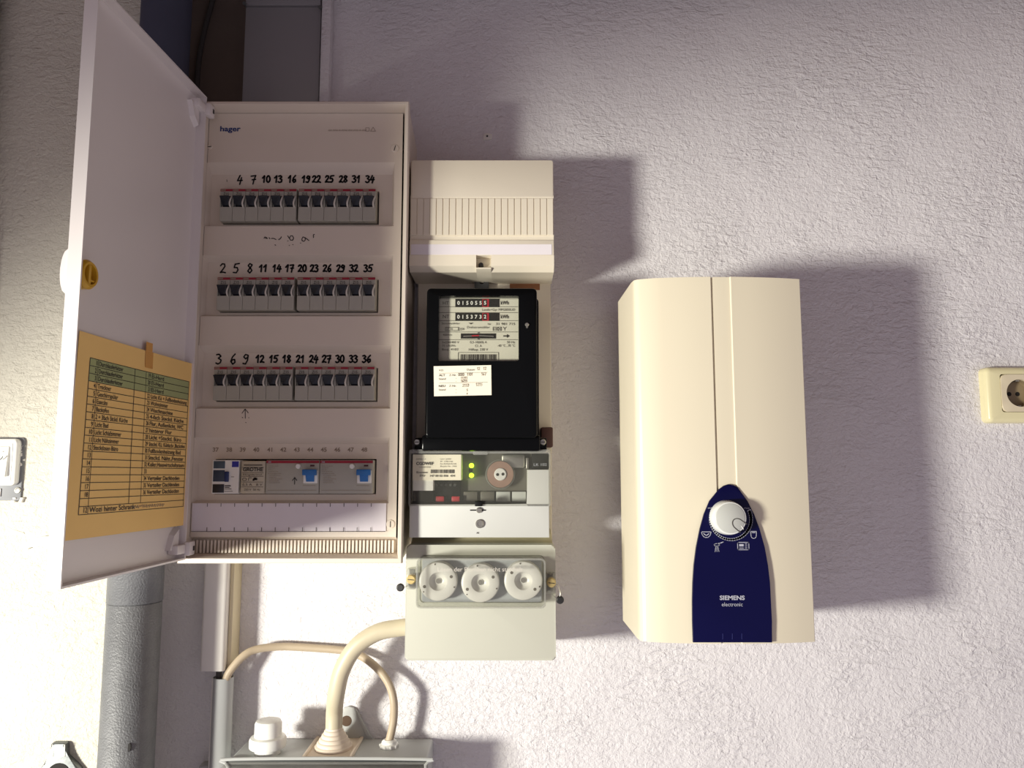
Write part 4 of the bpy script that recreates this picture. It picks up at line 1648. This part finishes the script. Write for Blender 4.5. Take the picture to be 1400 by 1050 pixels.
# ------------------------------------------------------------------ instantaneous water heater
def heater():
    H0, HF = .05, .190
    xl, xr = P(868.5, 380, HF)[0], P(1094.5, 380, HF)[0]
    z1, z0 = Zat(381, HF), Zat(878, HF)
    xg, xe = P(975.5, 500, HF + .008)[0], P(1001.0, 500, HF + .008)[0]
    xg = P(976.5, 500, .2)[0]
    t = thing('water_heater', 'white wall-mounted water heater with navy control panel and round knob', 'water heater', (xl + xr) / 2, 0, z0)
    bm = B()
    box(bm, xl + .012, xr - .012, 0, H0 + .004, z0 + .02, z1 - .02, .004)
    obj('rear_housing', bm, 'heaterback', t)

    def dep(x):
        m = (xg + xe) / 2
        s = (x - m) / (xr - m) if x > m else (m - x) / (m - xl)
        return .2000 - .0125 * s * s
    prof = [(xl - .0035, H0), (xl - .002, HF - .022)]
    for i in range(5):
        a = math.radians(180 - 72 * i / 4)
        prof.append((xl + .010 + .011 * math.cos(a), HF - .0135 + .0105 * math.sin(a)))
    n = 8
    for i in range(1, n + 1):
        x = xl + .013 + (xg - .0016 - xl - .013) * i / n
        prof.append((x, dep(x)))
    prof += [(xg - .0010, dep(xg) - .0035), (xg + .0012, dep(xg) - .0035), (xg + .0014, dep(xg) - .0014)]
    for i in range(4):
        x = xg + .004 + (xe - .001 - xg - .004) * i / 3
        prof.append((x, dep(x) - .0014))
    prof += [(xe, dep(xe) - .0014), (xe + .0012, dep(xe) + .0004)]
    for i in range(1, n + 1):
        x = xe + .002 + (xr - xe - .003) * i / n
        prof.append((x, dep(x)))
    prof += [(xr, dep(xr) - .001), (xr, H0)]
    bm = B()
    extrude_z(bm, prof, z0, z1)
    obj('front_shell', bm, 'enamel', t, smooth=28)
    # navy panel
    PF = .2020
    L = [(996, 662), (990, 664), (982, 670), (970, 685), (962.5, 703), (957, 723), (952, 748), (948.8, 773), (947.3, 797), (946.7, 821), (947, 850), (948, 878.6)]
    Rr = [(1003, 663.2), (1009, 666.5), (1022, 685), (1031, 703), (1038.5, 723), (1045.5, 748), (1050, 773), (1052.8, 797), (1054, 821), (1055.5, 850), (1056, 878.6)]
    poly = [P(a, b, PF) for a, b in L] + [P(a, b, PF) for a, b in Rr[::-1]]
    bm = B()
    prism(bm, poly, .185, PF, .0008, 2)
    pan = obj('control_panel', bm, 'navy', t, smooth=30)
    f = flat(PF + .0005)

    def q(px, py):
        return P(px, py, PF)
    kpx = q(1001, 780)[0] - q(1000, 780)[0]
    bm = B()
    text(bm, 'SIEMENS', *q(1001, 820), kpx * 5.6, f, 'c', w=kpx * 34, bold=.03)
    text(bm, 'electronic', *q(1001, 828.8), kpx * 5.2, f, 'c', w=kpx * 28.5)
    text(bm, 'min', *q(971.5, 695.5), kpx * 2.4, f, 'c', w=kpx * 7.5)
    text(bm, 'max', *q(1021, 695.5), kpx * 2.4, f, 'c', w=kpx * 7.5)
    obj('lettering', bm, 'silver', pan, smooth=0)
    cx, cz = q(998.5, 709)
    bm = B()
    R1 = kpx * 28.5
    pts = arc(cx, cz, R1, 155, 385, 36)
    for i, (p0, p1) in enumerate(zip(pts, pts[1:])):
        stroke(bm, [p0, p1], kpx * (2.0 + 3.4 * i / 36), f, i % 2 == 0)
    obj('scale_arc', bm, 'silver', pan, smooth=0)
    s = .0008
    bm = B()      # basin
    a = q(965.5, 730.5)
    stroke(bm, [(a[0] - .006, a[1] + .003), (a[0] + .006, a[1] + .003), (a[0] + .005, a[1] - .001), (a[0] + .002, a[1] - .0038), (a[0] - .002, a[1] - .0038), (a[0] - .005, a[1] - .001), (a[0] - .006, a[1] + .003)], s, f)
    stroke(bm, [(a[0] - .0035, a[1] + .001), (a[0], a[1] - .0015), (a[0] + .0035, a[1] + .001)], s * 1.3, f)
    obj('basin_symbol', bm, 'silver', pan, smooth=0)
    bm = B()      # shower
    a = q(981, 746)
    stroke(bm, [(a[0] + .007, a[1] + .0045), (a[0] + .003, a[1] + .003), (a[0], a[1] + .0025)], s * 1.3, f)
    stroke(bm, arc(a[0] - .001, a[1] + .001, .0034, 0, 360, 12, .0016), s, f)
    for k in (-1, 0, 1):
        stroke(bm, [(a[0] - .001 + k * .0014, a[1] - .0015), (a[0] - .001 + k * .0024, a[1] - .0075)], s * .8, f)
    obj('shower_symbol', bm, 'silver', pan, smooth=0)
    bm = B()      # sink unit
    a = q(1016, 746.5)
    stroke(bm, rrect(a[0] - .0070, a[0] + .0070, a[1] - .0045, a[1] + .0045, .0012, 3) + [rrect(a[0] - .0070, a[0] + .0070, a[1] - .0045, a[1] + .0045, .0012, 3)[0]], s, f)
    stroke(bm, [(a[0] - .005, a[1] + .001), (a[0] + .0005, a[1] + .001)], s * 3.6, f, False)
    stroke(bm, [(a[0] - .005, a[1] - .0025), (a[0] + .0005, a[1] - .0025)], s, f, False)
    for k in range(3):
        stroke(bm, [(a[0] + .002, a[1] + .0025 - k * .0024), (a[0] + .005, a[1] + .0025 - k * .0024)], s * .9, f, False)
    obj('sink_symbol', bm, 'silver', pan, smooth=0)
    bm = B()      # tub
    a = q(1030, 731.5)
    stroke(bm, [(a[0] - .0035, a[1] + .0045), (a[0] + .0038, a[1] + .0045), (a[0] + .0033, a[1] - .002), (a[0] + .0015, a[1] - .004), (a[0] - .0012, a[1] - .004), (a[0] - .003, a[1] - .002), (a[0] - .0035, a[1] + .0045)], s, f)
    stroke(bm, [(a[0] - .002, a[1] + .003), (a[0] + .0025, a[1] + .003)], s * 1.2, f)
    obj('tub_symbol', bm, 'silver', pan, smooth=0)
    # knob
    KD = PF + .017
    kx, kz = P(998.5, 708.5, KD)
    r = kpx * 22.3
    bm = B()
    lathe(bm, kx, PF, kz, [(r * 1.06, 0), (r * 1.04, .008), (r, .0150), (r * .965, .0168), (r * .90, .0172)], 'd', 48)
    kb = obj('knob', bm, 'knobring', t, smooth=40)
    bm = B()
    lathe(bm, kx, PF + .0150, kz, [(r * .91, 0), (r * .90, .0024), (r * .86, .0030), (0, .0030)], 'd', 48)
    obj('knob_face', bm, 'knob', kb, smooth=40)
    # thumb hollow as a raised tongue with dark outline
    a0 = math.radians(-38)
    ux, uz = math.cos(a0), math.sin(a0)
    pts = []
    for i in range(15):
        b = math.radians(95 + 170 * i / 14)
        lx, ly = .0115 + .0075 * math.cos(b), .0062 * math.sin(b)
        pts.append((kx + ux * lx - uz * ly, kz + uz * lx + ux * ly))
    e0 = (kx + ux * .0200 - uz * .0066, kz + uz * .0200 + ux * .0066)
    e1 = (kx + ux * .0200 + uz * .0066, kz + uz * .0200 - ux * .0066)
    bm = B()
    tube(bm, [(p[0], PF + .0181, p[1]) for p in [e0] + pts + [e1]], .00055, 6, 2)
    obj('knob_outline', bm, 'print', kb)
    bm = B()
    tx, tz = kx + ux * .0178, kz + uz * .0178
    stroke(bm, [(tx - .0015, tz + .002), (tx + .001, tz - .0022)], .0011, flat(PF + .0184))
    obj('knob_pointer', bm, 'white', kb, smooth=0)
    bm = B()
    for px in (988, 1001, 1014):
        a, b = q(px, 866), q(px, 874)
        stroke(bm, [a, b], .0005, f, False)
    obj('panel_scratches', bm, mat('scratch_blue', rgb(50, 56, 120), .5), pan, smooth=0)


heater()


# ------------------------------------------------------------------ wall socket at the right edge
def socket():
    SD = .018
    x0, x1 = P(1349.5, 540, SD)[0], P(1434, 540, SD)[0]
    z1, z0 = Zat(501.5, SD), Zat(578, SD)
    cx, cz = P(1391, 537.5, SD)
    x1 = 2 * cx - x0 + .002
    t = thing('wall_socket', 'ivory earthed wall socket right of the water heater', 'socket', cx, 0, z0)
    ix0, ix1 = P(1368.5, 540, SD)[0], 2 * cx - P(1368.5, 540, SD)[0]
    iz1, iz0 = Zat(511.5, SD), Zat(563.5, SD)
    ih = (iz1 - iz0)
    ix1 = ix0 + ih
    cx = (ix0 + ix1) / 2
    x1 = 2 * cx - x0
    cz = (iz0 + iz1) / 2
    bm = B()
    frame(bm, rrect(x0, x1, z0, z1, .008, 6), rrect(ix0, ix1, iz0, iz1, .004, 6), 0, SD, .007)
    obj('cover_frame', bm, 'socket', t, smooth=40)
    r = ih * .36
    # insert with round well
    bm = B()
    n = 48
    out = []
    for i in range(n):
        a = 2 * math.pi * i / n
        c, s = math.cos(a), math.sin(a)
        k = min((ih / 2 - .0006) / max(abs(c), 1e-6), (ih / 2 - .0006) / max(abs(s), 1e-6))
        k = min(k, ih * .64)
        out.append((cx + k * c, cz + k * s))
    inn = [(cx + r * math.cos(2 * math.pi * i / n), cz + r * math.sin(2 * math.pi * i / n)) for i in range(n)]
    frame(bm, out, inn, 0, SD + .0012, .0008)
    obj('insert', bm, 'socketin', t, smooth=40)
    bm = B()
    lathe(bm, cx, 0, cz, [(r * .995, 0), (r * .995, .014), (r * .97, .014), (r * .97, .0025), (0, .0025)], 'd', 40)
    wl = obj('well', bm, mat('socket_well_shade', rgb(140, 124, 96), .45), t)  # browner than the insert: shade of the recess put into the colour
    bm = B()
    for s in (-1, 1):
        lathe(bm, cx + s * .0055 * ih / .05, .0022, cz, [(.0034, 0), (.0034, .0006), (0, .0006)], 'd', 14)
    obj('pin_holes', bm, 'hole', wl)
    for s in (-1, 1):
        bm = B()
        box(bm, cx - .003, cx + .003, .002, SD - .003, cz + s * r * .93 - .0012, cz + s * r * .93 + .0012, .0006)
        obj('earth_clip', bm, 'steel', t)


socket()


# ------------------------------------------------------------------ switch at the left edge, set in chipped plaster
def switch():
    W0 = WL
    D = W0 + .012
    t = thing('surface_switch', 'old white switch on a grey plate in chipped plaster, left edge', 'switch', P(5, 640, D)[0], W0, Zat(686, D))
    a, b = P(-40, 684.5, W0 + .003), P(34, 598, W0 + .003)
    bm = B()
    prism(bm, rrect(a[0], b[0], a[1], b[1], .005, 4), W0 - .002, W0 + .003, .001)
    obj('mounting_plate', bm, 'switch_grey', t)
    a, b = P(-45, 664, D), P(24.5, 599.5, D)
    bm = B()
    prism(bm, rrect(a[0], b[0], a[1], b[1], .007, 4), W0, D, .004, 3)
    ho = obj('housing', bm, 'white', t)
    a, b = P(-40, 660, D), P(18, 606, D)
    bm = B()
    frame(bm, rrect(a[0], b[0], a[1], b[1], .002, 2), rrect(a[0] + .001, b[0] - .0015, a[1] + .0012, b[1] - .0012, .0015, 2), D - .001, D + .0006)
    obj('recess_edge', bm, 'knob', ho)
    a, b = P(-30, 652, D), P(15, 610, D)
    bm = B()
    hexa(bm, [(a[0], D - .002, a[1]), (b[0] - .001, D - .002, a[1]), (b[0], D - .002, b[1]), (a[0], D - .002, b[1]),
              (a[0], D + .006, a[1]), (b[0] - .002, D + .006, a[1]), (b[0] - .001, D + .002, b[1]), (a[0], D + .002, b[1])], .002)
    obj('rocker', bm, 'white', t)
    bm = B()
    x, z = P(2, 625, D + .004)
    stroke(bm, arc(x - .002, z + .002, .006, 280, 350, 6), .0012, flat(D + .0075))
    stroke(bm, [(x - .003, z + .007), (x - .001, z + .007)], .001, flat(D + .0075))
    obj('symbol', bm, 'print', t, smooth=0)
    x, z = P(24.5, 670, W0 + .003)
    bm = B()
    lathe(bm, x, W0 + .003, z, [(.0044, 0), (.004, .0016), (.002, .002), (.0016, .001), (0, .001)], 'd', 18)
    obj('plate_screw', bm, 'steel', t)
    bm = B()
    a = P(0, 676, W0 + .003)
    box(bm, a[0] - .004, a[0] + .0012, W0 + .002, W0 + .005, a[1] - .003, a[1] + .008)
    obj('slot_rim', bm, 'white', t)
    bm = B()
    rng = random.Random(3)
    for i in range(26):
        px, py = rng.uniform(24, 33.5), 603 + i * 1.3
        x, z = P(px, py, W0)
        r = rng.uniform(.0012, .0032)
        hexa(bm, [(x - r, W0, z - r), (x + r, W0, z - r * .7), (x + r * .8, W0, z + r), (x - r * .7, W0, z + r),
                  (x - r * .4, W0 + r * 1.6, z - r * .5), (x + r * .5, W0 + r * 1.2, z - r * .3), (x + r * .3, W0 + r * 1.5, z + r * .5), (x - r * .4, W0 + r * 1.3, z + r * .4)], .0004, 1)
    for i in range(8):
        x, z = P(rng.uniform(18, 32), rng.uniform(681, 686), W0)
        r = rng.uniform(.0012, .0025)
        box(bm, x - r, x + r, W0, W0 + r * 2, z - r * .6, z + r * .6, .0005, 1)
    o = obj('plaster_crumbs', bm, 'loose', t)
    o['kind'] = 'stuff'


switch()

# raised plaster ridge with a cable under it, at the left
bm = B()
tube(bm, [(P(a, b, WL)[0], WL - .001 + e, P(a, b, WL)[1]) for a, b, e in ((27, 749, .0), (36, 746.5, .003), (48, 742, .005), (60, 739.5, .006), (80, 738, .006), (120, 737, .006))], [.002, .005, .0065, .007, .007, .007], 10, 5)
tag(obj('plaster_ridge', bm, 'loose'), 'raised plaster ridge on the left wall running behind the open door', 'plaster ridge')
bm = B()
tube(bm, [(P(a, b, WL)[0], WL, P(a, b, WL)[1]) for a, b in ((10, 720, ), (22, 727), (34, 730))], [.0008, .0022, .0008], 6, 4)
tag(obj('plaster_streak', bm, 'loose'), 'thin raised streak of plaster just below the left switch', 'plaster streak')


# ------------------------------------------------------------------ pipe, trunking, conduit, panels
PD = .106


def pipe():
    xc = (P(150, 830, PD)[0] + P(218, 830, PD)[0]) / 2
    r = .0345
    z0, zm, z1 = -1.50, Zat(826, PD + .02), ZCEIL
    t = thing('drain_pipe', 'thick grey insulated pipe standing behind the open fuse box door', 'pipe', xc, PD, z0)
    bm = B()
    lathe(bm, xc, PD, z0, [(r, 0), (r, zm - z0 - .001), (r - .0012, zm - z0)], 'z', 40)
    obj('lower_length', bm, 'pipe', t, smooth=60)
    bm = B()
    zt = .22
    lathe(bm, xc, PD, zm, [(r - .0010, 0), (r + .0006, .001), (r + .0006, zt - zm)], 'z', 40)
    obj('middle_length', bm, 'pipe', t, smooth=60)
    bm = B()
    lathe(bm, xc, PD, zt, [(r, 0), (r, z1 - zt)], 'z', 40)
    obj('upper_length', bm, 'pipe_blue', t, smooth=60)
    bm = B()
    x, z = P(174, 1024, PD + r)
    rng = random.Random(5)
    pts = [(x + (.0022 + rng.uniform(-.0006, .0008)) * math.cos(a), z + (.0052 + rng.uniform(-.0014, .0014)) * math.sin(a)) for a in [2 * math.pi * i / 10 for i in range(10)]]
    yy = PD + math.sqrt(max(0, r * r - (x - xc) ** 2))
    prism(bm, pts, yy - .002, yy + .0006)
    obj('torn_spot', bm, 'hole', t)


pipe()

bm = B()
xq = P(5, 0, .09)[0] - .030
lathe(bm, xq, .094, -1.50, [(.022, 0), (.022, 1.50 + ZCEIL)], 'z', 28)
tag(obj('blue_pipe', bm, 'pipe_blue'), 'dark blue-grey pipe at the upper left edge', 'pipe')


def trunking():
    TD = .045
    x0, x1 = P(275, 850, TD)[0], P(308, 850, TD)[0]
    z0 = Zat(918, TD)
    t = thing('cable_trunking', 'white cable trunking running down from the fuse box', 'cable trunking', (x0 + x1) / 2, 0, z0)
    bm = B()
    z1 = CZ0 + .012
    frame(bm, rrect(x0, x1, 0, TD, .0045, 3), rrect(x0 + .0015, x1 - .0015, .0015, TD - .0015, .0035, 3), 0, 1)
    # the frame helper pulls along d: turn it upright
    for v in bm.verts:
        d_, z_ = -v.co.y, v.co.z - ZC
        v.co = V(v.co.x, z_, z0 + (z1 - z0) * d_)
    obj('cover', bm, 'trunk', t, smooth=40)
    bm = B()
    box(bm, x1 + .0002, x1 + .006, 0, TD - .012, z0 - .001, z1, .0012)
    obj('yellowed_edge', bm, 'trunk_y', t)


trunking()


def conduit():
    CD = .03
    x0, x1 = P(290, 980, CD)[0], P(317, 980, CD)[0]
    r = (x1 - x0) / 2
    z1 = Zat(929, CD + r)
    t = thing('conduit', 'grey plastic conduit standing below the white cable trunking', 'conduit', x0 + r, CD, -1.5)
    bm = B()
    n = 36
    lathe(bm, x0 + r, CD, -1.5, [(r, 0), (r, z1 + 1.5), (r - .0014, z1 + 1.5), (r - .0014, z1 + 1.40)], 'z', n)
    obj('tube', bm, 'jbox', t, smooth=40)
    bm = B()
    box(bm, x0 - .0012, x0 + .0008, CD - .004, CD + .004, -1.5, z1, .0006)
    obj('seam', bm, 'trunk', t)
    return x0 + r, CD, z1


KX, KD_, KZ = conduit()

# panel and boards above the fuse box
x0, x1 = P(334, 60, .012)[0], P(437.5, 60, .012)[0]
t = thing('grey_sheet', 'dark grey sheet nailed to the wall above the fuse box', 'panel', (x0 + x1) / 2, 0, .5145)
bm = B()
box(bm, x0, x1, 0, .012, .5145, Zat(9.5, .012), .001)
obj('lower_sheet', bm, 'sheet', t)
bm = B()
box(bm, x0 + .001, x1, 0, .016, Zat(8.8, .012), ZCEIL, .001)
obj('upper_sheet', bm, 'sheet', t)
for px, py in ((336, 8), (439, 13)):
    bm = B()
    x, z = P(px, py, .014)
    lathe(bm, x, .010, z, [(.0012, 0), (.0012, .010), (.003, .010), (.003, .0115), (0, .0115)], 'd', 10)
    obj('nail', bm, 'galv', t)

bm = B()
tube(bm, [(P(a, b, -.06)[0], -.06, P(a, b, -.06)[1]) for a, b in ((300, -60), (293, -12), (288, 10), (280, 40), (273, 75), (269.5, 110), (268, 150))], .0045, 10, 5)
tag(obj('hanging_cable', bm, 'cable_dark'), 'dark cable hanging in the niche between pipe and grey sheet', 'cable')


# ------------------------------------------------------------------ junction box with cables at the foot of the picture
JZ = Zat(1009, 0.0)
JX0, JX1 = -.392, -.124


def junction():
    global JD
    JD = .115
    # depth from where the front edge shows
    for k in range(200):
        d = k * .001
        if Zat(1037, d) > JZ:
            JD = d
            break
    x0, x1 = P(313, 1040, JD)[0], P(584.5, 1040, JD)[0]
    t = thing('junction_box', 'grey junction box with clear lid at the bottom edge', 'junction box', (x0 + x1) / 2, 0, JZ - .16)
    bm = B()
    box(bm, x0, x1, 0, JD, JZ - .16, JZ, .004, 3)
    obj('housing', bm, 'jbox', t)
    bm = B()
    box(bm, x0 - .002, x1 + .001, JD, JD + .004, JZ - .162, JZ - .0005, .0015)
    obj('gasket', bm, 'gasket', t)
    bm = B()
    box(bm, x0 - .003, x1 + .002, JD + .004, JD + .03, JZ - .163, JZ - .001, .005, 3)
    obj('clear_lid', bm, 'hazy', t)
    bm = B()
    tube(bm, [(x0 + .001, JD + .006, JZ - .05), (x0 + .001, JD + .006, JZ - .008), (x0 + .010, JD + .006, JZ + .0015), (x1 - .012, JD + .006, JZ + .0015), (x1 - .002, JD + .006, JZ - .006), (x1 - .002, JD + .006, JZ - .05)], .0022, 8, 4)
    obj('lid_bead', bm, 'jbox', t)
    # fixing lug on the wall
    a = [P(px, py, .004) for px, py in ((444, 1012), (470, 968), (477, 965.5), (484, 968), (511, 1012))]
    bm = B()
    prism(bm, [(p[0], max(p[1], JZ - .004)) for p in a], 0, .005, .001)
    lg = obj('fixing_lug', bm, 'jbox', t)
    bm = B()
    x, z = P(473.5, 986, .006)
    lathe(bm, x, .0045, z, [(.0075, 0), (.0075, .0010), (.006, .0012), (0, .0012)], 'd', 20)
    obj('lug_hole', bm, mat('hole_brown', rgb(84, 66, 52), .9), lg)
    bm = B()
    prism(bm, [P(px, py, .006) for px, py in ((486, 970), (489, 972), (506, 1006), (501, 1006))], .004, .0075, .0008)
    obj('lug_rib', bm, 'jbox', lg)
    # grommet plate and stepped grommet of the thick cable
    gd = JD * .55
    gx = P(456, 1022, gd)[0]
    bm = B()
    for s in (-1, 1):
        box(bm, gx + s * .032 - .0025, gx + s * .032 + .0025, gd - .042, gd + .042, JZ, JZ + .004, .0012)
    box(bm, gx - .030, gx + .030, gd - .04, gd + .036, JZ, JZ + .0016)
    obj('grommet_plate', bm, 'grommet', t)
    bm = B()
    prof = [(.026, .0016)]
    zz = .0016
    for k in range(5):
        rr = .026 - k * .0031
        prof += [(rr, zz + .0035), (rr - .0010, zz + .0046), (rr - .0026, zz + .0050)]
        zz += .0050
    prof += [(.0118, zz), (.0118, zz + .003), (0, zz + .003)]
    lathe(bm, gx, gd, JZ, prof, 'z', 36)
    obj('stepped_grommet', bm, 'grommet', t, smooth=35)
    # small gland of the thin cable
    sd = JD * .45
    sx = P(532, 1016, sd)[0]
    bm = B()
    lathe(bm, sx, sd, JZ, [(.0125, 0), (.0130, .004), (.0115, .005), (.0105, .0055), (.0105, .008), (.0075, .0105), (0, .0105)], 'z', 24)
    for i in range(10):
        a = 2 * math.pi * i / 10
        box(bm, sx + .0122 * math.cos(a) - .0016, sx + .0122 * math.cos(a) + .0016, sd + .0122 * math.sin(a) - .0016, sd + .0122 * math.sin(a) + .0016, JZ, JZ + .0045, .0006, 1)
    obj('small_gland', bm, 'white', t, smooth=35)
    # white screw plug
    pd = JD * .75
    px_ = P(366, 1020, pd)[0]
    bm = B()
    lathe(bm, px_, pd, JZ, [(.0175, 0), (.0175, .010), (.0180, .010)], 'z', 32)
    lathe(bm, px_, pd, JZ + .009, [(.0245, 0), (.0250, .001), (.0250, .010), (.0235, .013), (.0185, .0145)], 'z', 36)
    lathe(bm, px_, pd, JZ + .022, [(.0185, 0), (.0182, .018), (.0165, .0215), (.012, .0230), (0, .0232)], 'z', 36)
    pg = obj('screw_plug', bm, 'white', t, smooth=40)
    return gx, gd, sx, sd


GX, GD, SX, SD_ = junction()


def pt(px, py, d):
    x, z = P(px, py, d)
    return (x, d, z)


bm = B()
r = .0118
tube(bm, [(GX, GD, JZ + .022), (GX, GD, JZ + .05), pt(459.5, 950, .060), pt(468, 915, .064), pt(487, 884, .066), pt(515, 865, .066), pt(545, 858.5, .066), pt(566, 857, .066)], r, 18, 8)
tag(obj('thick_cable', bm, 'cable', smooth=60), 'thick cream cable bending from the junction box to the meter board', 'cable')
bm = B()
tube(bm, [(KX + .004, KD_, KZ - .03), pt(309, 930, .036), pt(317, 914, .036), pt(334, 896, .03), pt(352, 887.5, .022), pt(385, 884, .012), pt(430, 886, .010), pt(470, 889.5, .012), pt(492, 896, .016),
          pt(514, 912, .022), pt(530, 932, .03), pt(538, 956, .038), pt(538, 985, SD_), (SX, SD_, JZ + .008)], .0056, 14, 6)
tag(obj('thin_cable', bm, 'cable2', smooth=60), 'thin beige cable arching from the trunking to the junction box', 'cable')
bm = B()
tube(bm, [(KX - .006, KD_ + .002, KZ - .03), (KX - .006, KD_ + .002, KZ + .004), (KX - .008, KD_, KZ + .02)], .0042, 10, 4)
tag(obj('short_cable', bm, 'cable_dark'), 'short dark cable between trunking end and grey conduit', 'cable')

# galvanised bracket at the lower left edge
W0 = WL + .002
L = [(48, 1075), (52, 1055), (60, 1044), (69, 1036), (70.2, 1017), (72, 1015.5), (88, 1015.5), (90, 1017), (91, 1034), (99, 1041), (108, 1050), (113, 1060), (116, 1075)]
t = thing('wall_bracket', 'galvanised metal bracket on the left wall at the bottom edge', 'bracket', P(80, 1040, W0)[0], WL, Zat(1076, W0))
bm = B()
prism(bm, [P(a, b, W0 + .006) for a, b in L], WL, W0 + .008, .003, 3)
obj('plate', bm, 'galv', t)
bm = B()
x, z = P(80, 1060, W0 + .008)
lathe(bm, x, W0 + .0082, z, [(.016, 0), (.016, .0006), (0, .0006)], 'd', 24)
obj('opening', bm, 'hole', t)
bm = B()
for px in (72.5, 88.5):
    a, b = P(px, 1034, W0 + .008), P(px, 1018, W0 + .008)
    stroke(bm, [a, b], .0012, flat(W0 + .0086))
obj('pressed_edge', bm, 'steel', t, smooth=0)

# little clip beside the conduit foot
bm = B()
x, z = P(279, 1050, .02)
box(bm, x - .008, x + .006, 0, .02, z - .012, z + .003, .002)
tag(obj('conduit_clip', bm, 'jbox'), 'small grey clip beside the foot of the conduit', 'clip')

# plaster-filled hole with a rusty screw above the meter board
bm = B()
x, z = P(667, 187, .0)
prism(bm, [(x - .007, z - .006), (x + .006, z - .005), (x + .007, z + .004), (x - .003, z + .006), (x - .0075, z + .003)], 0, .0022, .001)
t = tag(obj('filled_hole', bm, 'loose', base=V(x, 0, z - .006)), 'small plastered hole with a dark screw in the wall above the meter board', 'screw hole')
bm = B()
lathe(bm, x - .001, .002, z, [(.0016, 0), (.0016, .0012), (0, .0012)], 'd', 10)
obj('screw_head', bm, 'dark_metal', t)
